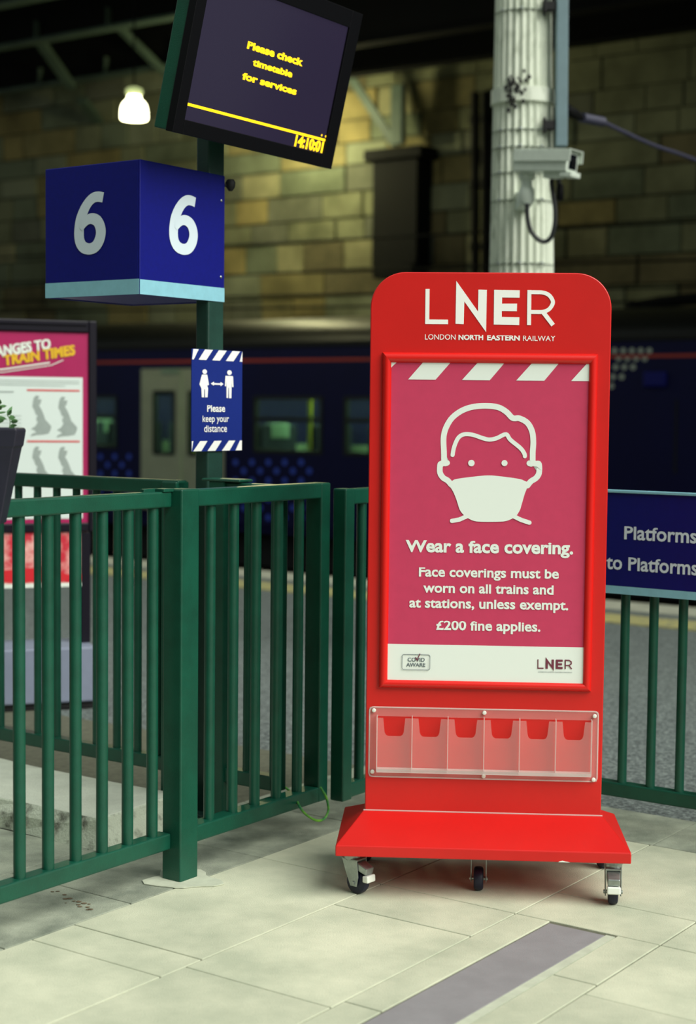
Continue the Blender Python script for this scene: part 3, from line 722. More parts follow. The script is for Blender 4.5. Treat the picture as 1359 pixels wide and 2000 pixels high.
figs[0] = kpoly([(150,447),(184,447),(196,515),(184,520),(190,540),(186,598),(170,598),(169,545),(164,545),(163,598),(148,597),(146,540),(133,512),(143,470)])
fill('pictogram', K, [p_[::-1] for p_ in figs], M_letter, kd)
for s_, q0, q1, c_, bd in (('Please',(404,804),(439,805),13.,.02),('keep your',(395,823),(446.5,825),12.,.008),('distance',(398,843.5),(442.5,844),13.,.008)):
    text_px('lettering', K, s_, q0, q1, c_, M_letter, kd, bold=bd)

# departure screen
yaw, tilt = math.radians(56.78), math.radians(13.64)
se = np.array([math.cos(yaw), math.sin(yaw), 0]); sn0 = np.array([math.sin(yaw), -math.cos(yaw), 0]); su = math.cos(tilt)*np.array([0,0,1.])+math.sin(tilt)*sn0; snn = np.cross(se, su)
SO = np.array([-.575,5.15,2.332]); SW, SH = .914, .560
scn = thing('departure_screen', SO+se*SW/2, 'tilted black departure screen with amber text on the green pole', 'screen')
def fs_(x, y, z_): return SO+se*x+su*y+snn*z_
bz = MB()
for a in ((0,.05,0,SH),(SW-.066,SW,0,SH),(.05,SW-.066,0,.047),(.05,SW-.066,SH-.06,SH)): bz.hexa([fs_(a[0],a[2],-.03),fs_(a[1],a[2],-.03),fs_(a[1],a[3],-.03),fs_(a[0],a[3],-.03),fs_(a[0],a[2],0),fs_(a[1],a[2],0),fs_(a[1],a[3],0),fs_(a[0],a[3],0)])
new_obj('bezel', bz, M_black, scn, bevel=.002)
new_obj('case', MB().hexa([fs_(.004,.004,-.085),fs_(SW-.004,.004,-.085),fs_(SW-.004,SH-.004,-.085),fs_(.004,SH-.004,-.085),fs_(.004,.004,-.03),fs_(SW-.004,.004,-.03),fs_(SW-.004,SH-.004,-.03),fs_(.004,SH-.004,-.03)]), M_green, scn, bevel=.004)
SP = Plane(SO-snn*.008, se, su)
new_obj('display', MB().prism([SP.P(a,b_,-.01) for a, b_ in rect(.05,SW-.066,.047,SH-.06)], snn*.01), M_screen, scn)
def sc_(x, y): return (300+x/2.718, y/2.718)
for s_, q0, q1, c_ in (('Please check',sc_(493,258),sc_(788,352),15.5),('timetable',sc_(522,348),sc_(732,412),13.5),('for services',sc_(466,426),sc_(755,500),14.)):
    (a0, b0_), (a1, b1_) = SP.ab(q0), SP.ab(q1); text('message', SP, s_, a0, a1, (b0_+b1_)/2, abs(SP.ab((q0[0],q0[1]-c_))[1]-b0_), M_amber, scn, bold=.045, h=.001)
(a0, b0_), (a1, b1_) = SP.ab(sc_(180,553)), SP.ab(sc_(916,746))
fill('line', SP, [rect(a0,a1,(b0_+b1_)/2-.0045,(b0_+b1_)/2+.0045)], M_amber, scn)
fill('dots', SP, [disc(SP.ab(sc_(891,718)),.004,8), disc(SP.ab(sc_(912,724)),.004,8)], M_amber, scn)
(a0, b0_), (a1, b1_) = SP.ab(sc_(744,776)), SP.ab(sc_(893,812)); text('clock', SP, '14:10:01', a0, a1, (b0_+b1_)/2, .040, M_amber, scn, bold=.05, h=.001)
pm = W(PU-.03,PV+.045,2.62)
br0 = SO+se*.42+su*.30-snn*.085
new_obj('mounting_arm', MB().tube([pm, br0], .025, 8).fbox(lambda x,y,z_: fs_(.42+x,.30+y,-.085-z_), -.08,.08,-.08,.08,0,.012), M_post, scn)
hc = np.array(atY((338,115),5.40))
new_obj('rear_speaker', MB().lathe(hc+np.array([.09,.02,0]), [(.03,-.02),(.08,0),(.088,.03),(.088,.05),(.05,.1)], 24, -snn), M_steelcable, scn, smooth=True)

# ================================================================== GREEN FENCES
def rail_g(name, parent, u0, u1, v0, v1, z0, z1): return new_obj(name, MB().gbox(u0,u1,v0,v1,z0,z1), M_green, parent, bevel=.005)
def bars(parent, pts, z0, z1, r=.0175):
    b0_ = None
    for u, v in pts:
        if b0_ is None:
            p = W(u,v,z0); b0_ = new_obj('bar', MB().tube([p, W(u,v,z1)], r, 14, caps=False), M_green, parent, smooth=True); o0 = (u, v)
        else: part_copy(b0_, W(u,v)-W(*o0))
FT = 1.2
nf = thing('railing', W(-3.23,3.63,0), 'green bar fence with square end post nearest the camera at left', 'fence', 'green station fences')
rail_g('top_rail', nf, -3.255, -3.205, .9, 3.593, 1.15, 1.198)
rail_g('bottom_rail', nf, -3.255, -3.205, .9, 3.593, .1, .15)
bars(nf, [(-3.23, 3.534-.1075*k) for k in range(24)], .145, 1.16)
new_obj('post', MB().gbox(-3.242,-3.167,3.593,3.675,0,1.205), M_green, nf, bevel=.005)
new_obj('bracket', MB().gbox(-3.25,-3.235,3.50,3.60,1.195,1.207).gbox(-3.244,-3.20,3.55,3.60,1.197,1.207), M_green, nf, bevel=.002)
g1 = thing('gate', W(-3.23,4.03,0), 'green barred gate leaf hinged on the square fence post', 'gate', 'green station fences')
rail_g('top_rail', g1, -3.255, -3.195, 3.69, 4.345, 1.148, 1.2)
rail_g('bottom_rail', g1, -3.255, -3.195, 3.69, 4.345, .1, .152)
rail_g('stile', g1, -3.26, -3.193, 4.337, 4.39, .1, 1.2)
rail_g('hinge', g1, -3.235, -3.215, 3.672, 3.70, .115, .135); rail_g('hinge', g1, -3.235, -3.215, 3.672, 3.70, 1.16, 1.18)
bars(g1, [(-3.225, 3.794+.1148*k) for k in range(5)], .145, 1.16)
g2 = thing('gate', W(-3.17,4.7,0), 'green barred gate leaf mostly hidden behind the red totem', 'gate', 'green station fences')
rail_g('top_rail', g2, -3.19, -3.145, 4.455, 5.0, 1.125, 1.178)
rail_g('bottom_rail', g2, -3.19, -3.145, 4.455, 5.0, .1, .152)
rail_g('stile', g2, -3.195, -3.14, 4.405, 4.46, .095, 1.18)
bars(g2, [(-3.168, 4.54+.11*k) for k in range(5)], .145, 1.14)
rfn = thing('railing', W(-3.3,5.07,0), 'green bar fence at right behind the totem carrying the platforms board', 'fence', 'green station fences')
rail_g('top_rail', rfn, -3.2, .6, 5.045, 5.09, 1.125, 1.17)
rail_g('bottom_rail', rfn, -3.2, .6, 5.04, 5.09, .1, .15)
new_obj('post', MB().gbox(-3.2,-3.13,5.03,5.1,0,1.19), M_green, rfn, bevel=.005)
new_obj('post', MB().gbox(.6,.67,5.03,5.1,0,1.19), M_green, rfn, bevel=.005)
bars(rfn, [(-2.404+.108*k, 5.065) for k in range(-6,27)], .145, 1.13, .0165)
rl = thing('railing', W(-4.3,4.225,0), 'green bar fence at the rear left in front of the purple poster totem', 'fence', 'green station fences')
rail_g('top_rail', rl, -6.0, -3.72, 4.2, 4.25, 1.145, 1.195); rail_g('top_rail', rl, -3.57, -3.27, 4.2, 4.25, 1.145, 1.195)
rail_g('bottom_rail', rl, -6.0, -3.72, 4.2, 4.25, .15, .2); rail_g('bottom_rail', rl, -3.57, -3.27, 4.2, 4.25, .15, .2)
rail_g('post', rl, -3.57, -3.50, 4.19, 4.26, 0, 1.2)
rail_g('post', rl, -3.79, -3.72, 4.19, 4.26, .0, 1.19)
rail_g('cap_plate', rl, -3.60, -3.43, 4.185, 4.262, 1.198, 1.208)
rail_g('end_stile', rl, -3.305, -3.268, 4.2, 4.25, .15, 1.19)
bars(rl, [(-4.45+.1035*k, 4.225) for k in range(-14,7)]+[(-3.42,4.225)], .19, 1.15, .015)
# blue platforms board on the right fence
bd = thing('direction_board', W(-2.3,5.03,.8), 'blue board reading Platforms with pale bottom stripe on the right fence', 'sign')
BP = Plane(W(0,5.022,0), GB, (0,0,1))
new_obj('panel', MB().gbox(-2.75,-1.5,5.022,5.034,.82,1.176), M_blue2, bd, bevel=.002)
new_obj('top_trim', MB().gbox(-2.75,-1.5,5.016,5.04,1.172,1.182), M_pale, bd, bevel=.002)
zs0 = BP.ab((1189,1143))[1]; fill('stripe', BP, [rect(-2.75,-1.5,.8205,zs0)], M_pale, bd)
text_px('lettering', BP, 'Platforms', (1219,1053), (1361,1062), 25.5, M_signwhite, bd, bold=.02)
text_px('lettering', BP, 'to Platforms', (1184,1112), (1363,1123), 25.5, M_signwhite, bd, bold=.02)

# ================================================================== RED TOTEM
SYAW = math.radians(-3.3)
ste = np.array([math.cos(SYAW), math.sin(SYAW), 0]); stf = np.array([-math.sin(SYAW), math.cos(SYAW), 0]); S0 = np.array([-.027,4.62,0])
def fst(x, y, z_): return S0+ste*x+stf*y+np.array([0,0,z_])
BW_, BD = .868, .46; PX0, PX1, PY0, PY1, PZ0, PZ1 = .078, .796, .18, .26, .20, 1.863
st = thing('totem_stand', fst(BW_/2,BD/2,0), 'red wheeled totem stand with framed face covering poster and leaflet rack', 'sign stand')
out = []
rad = .105
pts = [(PX0,PZ0),(PX1,PZ0),(PX1,PZ1-rad)]+[(PX1-rad+rad*math.cos(t),PZ1-rad+rad*math.sin(t)) for t in np.linspace(0,math.pi/2,14)[1:]]+[(PX0+rad+rad*math.cos(t),PZ1-rad+rad*math.sin(t)) for t in np.linspace(math.pi/2,math.pi,14)]
new_obj('panel', MB().prism([fst(a,PY0,b_) for a, b_ in pts], stf*(PY1-PY0)), M_red, st, smooth=True, bevel=.003)
zl0, zl1, zs_ = .131, .163, .226
bs = MB()
r1 = [(0,0),(BW_,0),(BW_,BD),(0,BD)]; r2 = [(PX0-.004,PY0-.004),(PX1+.004,PY0-.004),(PX1+.004,PY1+.004),(PX0-.004,PY1+.004)]
vs = [fst(a,b_,zl0) for a, b_ in r1]+[fst(a,b_,zl1) for a, b_ in r1]+[fst(a,b_,zs_) for a, b_ in r2]
bs.add(vs, [(0,3,2,1)]+[(i,(i+1)%4,4+(i+1)%4,4+i) for i in range(4)]+[(4+i,4+(i+1)%4,8+(i+1)%4,8+i) for i in range(4)]+[(8,9,10,11)])
new_obj('base', bs, M_red, st, bevel=.003)
new_obj('weld_bead', MB().tube([fst(PX0-.004,PY0-.003,zs_+.001), fst(PX1+.004,PY0-.003,zs_+.001)], .0028, 8), M_acredge, st)
new_obj('paint_chip', MB().prism([fst(a,-.0006,b_) for a, b_ in ((.655,.1315),(.66,.134),(.668,.1365),(.676,.134),(.684,.133),(.69,.1315))], stf*.0004), M_white, st)
# casters
def caster(x, y, ang, brake):
    c = fst(x, y, 0); d = ste*math.cos(ang)+stf*math.sin(ang); s = np.cross([0,0,1.], d)
    wc = c+d*.022+np.array([0,0,.036])
    k = new_obj('caster', MB().lathe(c+[0,0,.118], [(.032,0),(.032,.013)], 20).lathe(c+[0,0,.1], [(.024,0),(.027,.006),(.027,.018)], 20).prism([wc+s*.021+d*a+[0,0,b_] for a, b_ in ((-.012,-.01),(.012,-.01),(.018,.02),(.012,.072),(-.045,.072),(-.03,.03))], s*.003).prism([wc-s*.024+d*a+[0,0,b_] for a, b_ in ((-.012,-.01),(.012,-.01),(.018,.02),(.012,.072),(-.045,.072),(-.03,.03))], s*.003).hexa([wc+s*a+d*b_+[0,0,z_] for z_ in (.066,.072) for a, b_ in ((-.024,-.045),(.024,-.045),(.024,.014),(-.024,.014))]), M_galv, st, bevel=.0015)
    new_obj('wheel', MB().lathe(wc-s*.0145, [(.028,0),(.034,.003),(.036,.009),(.036,.02),(.034,.026),(.028,.029)], 28, s), M_tyre, k, smooth=True)
    new_obj('axle', MB().tube([wc-s*.028, wc+s*.028], .006, 10), M_galv, k)
    if brake:
        q = wc+np.array([0,0,.04])
        new_obj('brake_housing', MB().hexa([q+s*a+d*b_+[0,0,z_] for b_, z_ in ((.0,.03),(.0,.03)) for a in ()] or [q-s*.02+d*.005+[0,0,.0],q+s*.02+d*.005+[0,0,.0],q+s*.018+d*.042+[0,0,-.012],q-s*.018+d*.042+[0,0,-.012],q-s*.02+d*.0+[0,0,.028],q+s*.02+d*.0+[0,0,.028],q+s*.018+d*.046+[0,0,.008],q-s*.018+d*.046+[0,0,.008]]), M_galv, k, bevel=.003)
        new_obj('brake_lever', MB().hexa([q-s*.02+d*.03+[0,0,-.034],q+s*.02+d*.03+[0,0,-.034],q+s*.02+d*.052+[0,0,-.034],q-s*.02+d*.052+[0,0,-.034],q-s*.02+d*.03+[0,0,-.014],q+s*.02+d*.03+[0,0,-.014],q+s*.02+d*.05+[0,0,-.012],q-s*.02+d*.05+[0,0,-.012]]), M_nylon, k, bevel=.004, seg=3)
    return k
caster(.047, .085, math.radians(-35), True)
caster(.428, .16, math.radians(-92), False)
caster(.822, .06, math.radians(-93), True)
caster(.06, BD-.06, math.radians(60), False); caster(.836, BD-.07, math.radians(110), False)
PP = Plane(fst(0,PY0,0), ste, (0,0,1))
def c6(x, y): return (700+x/2.6135, 500+y/2.6135)
def c7(x, y): return (700+x/2.6135, 1000+y/2.6135)
# logo
def A6(p_): return [PP.ab(c6(*q)) for q in p_]
sc6 = .0005907  # metres per crop pixel
lg = [A6([(342,168),(363,168),(361,324),(457,325),(457,348),(340,347)]), A6([(499,127),(610,284),(612,172),(655,173),(651,389),(540,232),(537,348),(495,346)]),
      A6([(692,173),(823,175),(822,213),(733,212),(732,243),(809,243),(808,282),(731,281),(731,311),(821,313),(820,353),(690,350)])]
lg = [p_[::-1] for p_ in lg]
rst = [ribbon(A6([(872,174),(870,353)]), 20*sc6, False)]
rbowl = ribbon(smooth_path(A6([(863,185),(905,185),(942,187),(972,200),(990,226),(990,246),(972,272),(942,285),(905,286),(863,285)]),4), 20*sc6, False)
rleg = ribbon(A6([(943,288),(993,353)]), 22*sc6, False)
fill('logo', PP, lg+rst+[rbowl]+[rleg], M_letter, st, label='white four letter logo on the red header')
for s_, x0, x1, bd_ in (('LONDON',339,495,.004),('NORTH',510,636,.04),('EASTERN',656,823,.04),('RAILWAY',839,1004,.004)):
    f_ = (x0-339)/665; f2 = (x1-339)/665; text_px('lettering', PP, s_, c6(x0,426+9*f_), c6(x1,426+9*f2), 10, M_letter, st, bold=bd_)
# poster
tl, tr_, br_, bl2 = PP.ab(c6(173,543)), PP.ab(c6(1178,555)), PP.ab(c7(1140,878)), PP.ab(c7(145,848))
pa0 = (tl[0]+bl2[0])/2; pa1 = (tr_[0]+br_[0])/2; pb0 = (bl2[1]+br_[1])/2; pb1 = (tl[1]+tr_[1])/2
post = new_obj('poster', MB().prism([PP.P(a,b_,.0) for a, b_ in rect(pa0-.006,pa1+.006,pb0-.006,pb1+.006)], -stf*.004), M_crim, st); post['label'] = 'crimson face covering poster with white masked head'
QP = Plane(fst(0,PY0-.004,0), ste, (0,0,1))
def B6(p_): return [QP.ab(c6(*q)) for q in p_]
wb = (QP.ab(c7(148,672))[1]+QP.ab(c7(1142,692))[1])/2
fill('footer_band', QP, [rect(pa0-.004,pa1+.004,pb0-.005,wb)], M_warmwhite, post)
yt = pb1+.004; yb = (QP.ab(c6(253,632))[1]+QP.ab(c6(805,634))[1])/2
chs = []
for xb0, xb1, xt0_, xt1_ in ((253,393,330,470),(528,670,608,745),(805,948,885,1022)):
    chs.append([(QP.ab(c6(xb0,632))[0],yb),(QP.ab(c6(xb1,632))[0],yb),(QP.ab(c6(xt1_+3,545))[0],yt),(QP.ab(c6(xt0_+3,545))[0],yt)])
chs.append([(QP.ab(c6(1085,635))[0],yb),(pa1+.004,yb),(pa1+.004,yt),(QP.ab(c6(1168,556))[0],yt)])
chs.append([(pa0-.004,yt-.022),(QP.ab(c6(200,545))[0],yt),(pa0-.004,yt)])
pieces('chevron', QP, chs, M_warmwhite, post)
th = 29*sc6
head = smooth_path(B6([(452,1056),(438,1054),(436,1000),(434,930),(446,878),(478,826),(530,788),(590,769),(660,765),(715,773),(755,796),(780,822),(795,829),(822,829),(862,852),(886,896),(892,950),(889,1000),(887,1056),(872,1058)]),5)
earL = smooth_path(B6([(440,1058),(422,1060),(416,1070),(416,1106),(432,1132),(455,1146),(474,1168)]),4)
earR = smooth_path(B6([(888,1058),(906,1060),(921,1064),(921,1108),(905,1134),(880,1150),(862,1172)]),4)
hair = smooth_path(B6([(480,1016),(488,975),(508,930),(536,911),(580,912),(635,930),(668,937),(705,930),(752,910),(775,938),(826,980),(846,1008),(849,1022)]),5)
mask = smooth_path(B6([(462,1165),(478,1148),(500,1138),(580,1127),(665,1120),(745,1127),(820,1138),(848,1148),(868,1160),(862,1180),(848,1215),(832,1270),(822,1300),(800,1330),(762,1350),(720,1356),(620,1356),(580,1349),(545,1328),(518,1298),(500,1245),(484,1205)]),4,True)
stL = B6([(477,1352),(515,1345),(560,1325)]); stR = B6([(785,1325),(830,1347),(872,1361)])
art = [ribbon(head,th),ribbon(earL,th),ribbon(earR,th),ribbon(hair,21*sc6),[tuple(p_) for p_ in mask][::-1],ribbon(stL,22*sc6),ribbon(stR,22*sc6),disc(B6([(576,1057)])[0],16.5*sc6),disc(B6([(745,1057)])[0],15.5*sc6)]
fill('masked_head', QP, art, M_warmwhite, post)
for s_, x0, y0_, x1, y1_, c_, bd_ in (('Wear a face covering.',240,206,1095,215,23.5,.032),('Face coverings must be',308,330,1022,340,18.,.026),('worn on all trains and',330,412,995,421,18.,.026),('at stations, unless exempt.',259,489,1070,500,18.,.026),('£200 fine applies.',396,601,928,612,18.,.026)):
    text_px('lettering', QP, s_, c7(x0,y0_), c7(x1,y1_), c_, M_warmwhite, post, bold=bd_)
def B7(p_): return [QP.ab(c7(*q)) for q in p_]
for s_, x0, y0_, x1, y1_, c_ in (('COVID',251,762,338,765,7.5),('AWARE',244,788,341,791,7.5)): text_px('lettering', QP, s_, c7(x0,y0_), c7(x1,y1_), c_, M_greyprint, post, bold=.02, h=.0026)
(xa, ya), (xb, yb_) = B7([(223,726)])[0], B7([(364,806)])[0]
rr_ = rrect(xa,xb,yb_,ya,.006); fill('badge_outline', QP, [ribbon([rr_[i], rr_[(i+1)%len(rr_)]], .0014) for i in range(len(rr_))], M_greyprint, post, h=.0026)
fill('badge_tick', QP, [ribbon(B7([(292,742),(299,755),(313,724)]), .003)], M_maroon, post, h=.0032)
def lm(x, y): return (913+(x-340)*(1091-913)/665, 752+(y-170)*(800-752)/180)
lg2 = [[QP.ab(c7(*lm(*q))) for q in p_][::-1] for p_ in ([(342,168),(360,168),(358,328),(457,329),(457,348),(340,347)],[(499,127),(610,284),(612,172),(655,173),(651,389),(540,232),(537,348),(495,346)],[(692,173),(823,175),(822,213),(733,212),(732,243),(809,243),(808,282),(731,281),(731,311),(821,313),(820,353),(690,350)])]
s2 = sc6*.27
lg2 += [ribbon([QP.ab(c7(*lm(*q))) for q in p_], 20*s2, False) for p_ in ([(872,174),(870,353)],[(863,185),(942,187),(985,215),(985,255),(942,285),(863,285)],[(943,288),(993,353)])]
fill('logo', QP, lg2, M_maroon, post, h=.0026)
text_px('lettering', QP, 'LONDON NORTH EASTERN RAILWAY', c7(917,818), c7(1090,822), 2.2, M_greyprint, post, bold=.0, h=.0026)
# snap frame: half-round section, four mitred sides
fo = [PP.ab(c6(122,487)), PP.ab(c6(1228,505)), PP.ab(c7(1180,918)), PP.ab(c7(105,892))]
fa0 = (fo[0][0]+fo[3][0])/2; fa1 = (fo[1][0]+fo[2][0])/2; fb0 = (fo[2][1]+fo[3][1])/2; fb1 = (fo[0][1]+fo[1][1])/2
prof_ = [(0,0),(.02,.006),(.10,.0125),(.3,.0165),(.6,.0165),(.85,.012),(1.,.004)]
outr = [(fa0,fb0),(fa1,fb0),(fa1,fb1),(fa0,fb1)]; inr = [(pa0,pb0),(pa1,pb0),(pa1,pb1),(pa0,pb1)]
for i in range(4):
    j = (i+1) % 4; mb = MB(); ra = []; rb = []
    for t, h in prof_:
        lerp = lambda k: tuple(np.array(outr[k])*(1-t)+np.array(inr[k])*t)
        ra.append(PP.P(*lerp(i),h)); rb.append(PP.P(*lerp(j),h))
    n = len(prof_); ra.append(PP.P(*inr[i],-.003)); rb.append(PP.P(*inr[j],-.003)); ra.append(PP.P(*outr[i],-.003)); rb.append(PP.P(*outr[j],-.003)); n += 2
    mb.add(ra+rb, [(k,(k+1)%n,n+(k+1)%n,n+k) for k in range(n)]+[tuple(range(n-1,-1,-1)),tuple(range(n,2*n))])
    new_obj('frame_side', mb, M_red2, st, smooth=True)
# leaflet rack of clear acrylic
ra_ = [PP.ab(c7(58,990)), PP.ab(c7(1225,1022)), PP.ab(c7(1215,1382)), PP.ab(c7(52,1342))]
la0, la1 = (ra_[0][0]+ra_[3][0])/2, (ra_[1][0]+ra_[2][0])/2; lb0, lb1 = (ra_[2][1]+ra_[3][1])/2, (ra_[0][1]+ra_[1][1])/2
RP = Plane(fst(0,PY0-.03,0), ste, (0,0,1))
dvx = [RP.ab(c7(x,1200))[0] for x in (93,272,455,640,822,1007,1190)]
dvt = (RP.ab(c7(272,1050))[1]+RP.ab(c7(1008,1072))[1])/2; dvb = (RP.ab(c7(93,1322))[1]+RP.ab(c7(1190,1352))[1])/2
rkb = MB()
for a0_, a1_, b0_, b1_ in ((la0,la1,dvt,lb1),(la0,la1,lb0,dvb),(la0,dvx[0],dvb,dvt),(dvx[-1],la1,dvb,dvt)): rkb.prism([PP.P(a,b_,.001) for a, b_ in rect(a0_,a1_,b0_,b1_)], PP.n*.004)
rack = new_obj('leaflet_rack', rkb, M_acr, st); rack['label'] = 'clear acrylic six pocket leaflet rack'
edge = MB(); rrp = rrect(la0,la1,lb0,lb1,.012)
for i in range(len(rrp)): p_, q_ = rrp[i], rrp[(i+1)%len(rrp)]; edge.tube([PP.P(*p_,.003), PP.P(*q_,.003)], .0022, 6)
new_obj('rack_edge', edge, M_acredge, rack)
RP = Plane(fst(0,PY0-.03,0), ste, (0,0,1))
dvx = [RP.ab(c7(x,1200))[0] for x in (93,272,455,640,822,1007,1190)]
dvt = (RP.ab(c7(272,1050))[1]+RP.ab(c7(1008,1072))[1])/2; dvb = (RP.ab(c7(93,1322))[1]+RP.ab(c7(1190,1352))[1])/2
for i in range(6):
    a0, a1 = dvx[i]+.001, dvx[i+1]-.001; w = a1-a0; t0 = a0+w*.17; t1 = a1-w*.19; n0 = a0+w*.25; n1 = a1-w*.27; nt_ = dvt-.055*1.02
    poly = [(a0,dvb),(a1,dvb),(a1,dvt-.001),(t1,dvt-.001),(n1+.004,nt_+.012),(n1,nt_+.004),(n1-.006,nt_),(n0+.006,nt_),(n0,nt_+.004),(n0-.004,nt_+.012),(t0,dvt-.001),(a0,dvt-.001)]
    new_obj('pocket', MB().prism([RP.P(a,b_,0) for a, b_ in poly], RP.n*-.003), M_acr, rack)
for a in dvx:
    new_obj('divider', MB().prism([RP.P(a-.0012,dvb,0),RP.P(a+.0012,dvb,0),RP.P(a+.0012,dvt+.004,0),RP.P(a-.0012,dvt+.004,0)], -RP.n*.024), M_acredge, rack)
new_obj('shelf', MB().prism([RP.P(dvx[0],dvb-.003,0),RP.P(dvx[-1],dvb-.003,0),RP.P(dvx[-1],dvb+.008,0),RP.P(dvx[0],dvb+.008,0)], -RP.n*.024), M_acredge, rack)
for q in ((79,1010),(642,1023),(1204,1040),(71,1323),(638,1346),(1198,1364)):
    a, b_ = PP.ab(c7(*q)); new_obj('stud', MB().lathe(PP.P(a,b_,.004), [(.0062,0),(.0066,.003),(.0055,.006),(.002,.007)], 16, PP.n), M_nylon, rack, smooth=True)

# ================================================================== POSTER TOTEM AT LEFT
ty = math.radians(19.5); te = np.array([math.cos(ty), math.sin(ty), 0]); tf = np.array([-math.sin(ty), math.cos(ty), 0]); T0 = np.array([-1.250,7.71,0])
def ft(x, y, z_): return T0+te*x+tf*y+np.array([0,0,z_])
TP = Plane(ft(0,0,0), te, (0,0,1)); TW = .95
def c4(x, y): return (x/3.3975, 600+y/3.3975)
def T4(*q): return TP.ab(c4(*q))
nt_ = thing('notice_totem', ft(-TW/2,.05,0), 'dark framed notice board with magenta train times poster behind the left fences', 'notice board')
z_top = TP.ab((185,627))[1]; OV = TP.ab((189,800))[0]; fw = -TP.ab((173.5,800))[0]; zmid0, zmid1 = TP.ab((10,1041))[1], TP.ab((10,1023))[1]; zlow = TP.ab((150,1146))[1]
zbase = TP.ab((170,1256))[1]; pz1 = TP.ab((170,650))[1]
fb_ = MB().fbox(ft,-fw,OV,0,.09,zmid0,z_top).fbox(ft,-TW-OV,-TW+fw,0,.09,zmid0,z_top).fbox(ft,-TW+fw,-fw,0,.06,pz1,z_top).fbox(ft,-TW+fw,-fw,0,.06,zmid0,zmid1)
new_obj('frame', fb_, M_totem, nt_, bevel=.006)
new_obj('leg', MB().fbox(ft,-.05,0,.01,.08,zbase,zmid0), M_totem, nt_, bevel=.006); new_obj('leg', MB().fbox(ft,-TW,-TW+.05,.01,.08,zbase,zmid0), M_totem, nt_, bevel=.006)
new_obj('frame_bead', MB().fbox(ft,-TW+.02,-.02,-.008,0,z_top-.022,z_top-.012), M_totem, nt_)
tpst = new_obj('poster', MB().fbox(ft,-TW+fw,-fw,.012,.03,zmid1,pz1), M_magenta, nt_); tpst['label'] = 'magenta train times poster with four grey maps'
T2 = Plane(ft(0,.012,0), te, (0,0,1))
def X4(*q): return T2.ab(c4(*q))
mp_r = X4(548,800)[0]; mp_t = (X4(0,455)[1]+X4(548,470)[1])/2
fill('white_panel', T2, [rect(-TW+fw+.02, mp_r, zmid1+.02, mp_t)], M_mapwhite, tpst)
mapshape = [(238,585),(262,590),(250,610),(275,612),(268,640),(258,652),(275,680),(290,715),(300,745),(340,790),(335,815),(322,838),(285,845),(240,848),(200,858),(215,838),(240,832),(228,815),(205,808),(232,790),(250,765),(240,742),(250,720),(236,706),(228,680),(215,660),(220,620),(225,600)]
maps = []
for dx_, dy_ in ((0,0),(172,8),(0,338),(172,340)): maps.append([X4(x+dx_,y+dy_) for x, y in mapshape][::-1])
fill('maps', T2, maps, M_mapgrey, tpst, h=.0022)
rb_ = []
for y_ in (550,888): b_ = (X4(178,y_)[1]+X4(528,y_+5)[1])/2; rb_.append(rect(X4(178,y_)[0],X4(528,y_)[0],b_-.004,b_+.004))
fill('red_rules', T2, rb_, M_redprint, tpst, h=.0022)
gl = []
for y_ in (487,502,517): gl.append(ribbon([X4(-200,y_-8),X4(430 if y_==517 else 525,y_+6)], .003, False))
for y_ in (560,): gl.append(ribbon([X4(-200,y_),X4(90,y_+2)], .006, False))
for k in range(9): b_ = 720+k*24; gl.append(ribbon([X4(-200,b_),X4(140,b_+1)], .0022, False))
fill('small_print', T2, gl, M_mapgrey, tpst, h=.0022)
def slant_text(s_, q0, q1, cap, m, bd_):
    a0, b0_ = X4(*q0); a1, b1_ = X4(*q1); pl = Plane(T2.P(a0,b0_), T2.ex*(a1-a0)+T2.ey*(b1_-b0_), -T2.ex*(b1_-b0_)+T2.ey*(a1-a0)); L_ = math.hypot(a1-a0,b1_-b0_)
    text('headline', pl, s_, 0, L_, 0, cap, m, tpst, bold=bd_, h=.003, slant=0.1)
slant_text('CHANGES TO', (-135,350), (338,280), .052, M_white, .05)
slant_text('TRAIN TIMES', (25,390), (500,318), .05, M_yelprint, .05)
fill('underline', T2, [ribbon([X4(-150,438),X4(20,432),X4(340,385),X4(420,350)], .004, False), ribbon([X4(-150,420),X4(20,412),X4(330,368)], .007, False)], M_white, tpst, h=.0024)
lp_ = new_obj('lower_poster', MB().fbox(ft,-TW+fw,-fw,.012,.03,zlow,zmid0), M_pink, nt_); lp_['label'] = 'pink and red picture panel with white bottom strip'
fill('white_strip', T2, [rect(-TW+fw,-fw,zlow,zlow+.02)], M_white, lp_)
fill('red_band', T2, [[(-TW+fw,zlow+.028),(-fw-.15,zlow+.028),(-fw,zlow+.034),(-fw,zlow+.06),(-fw-.1,zlow+.06),(-fw-.2,zlow+.1),(-TW+fw,zlow+.055)]], M_redprint, lp_)
new_obj('base', MB().fbox(ft,-TW-.0,.0,-.12,.2,.03,zbase), M_totembase, nt_, bevel=.01)
new_obj('plinth', MB().fbox(ft,-TW-.0,.0,-.10,.18,0,.03), M_blackm, nt_)
BP2 = Plane(ft(0,-.12,0), te, (0,0,1))

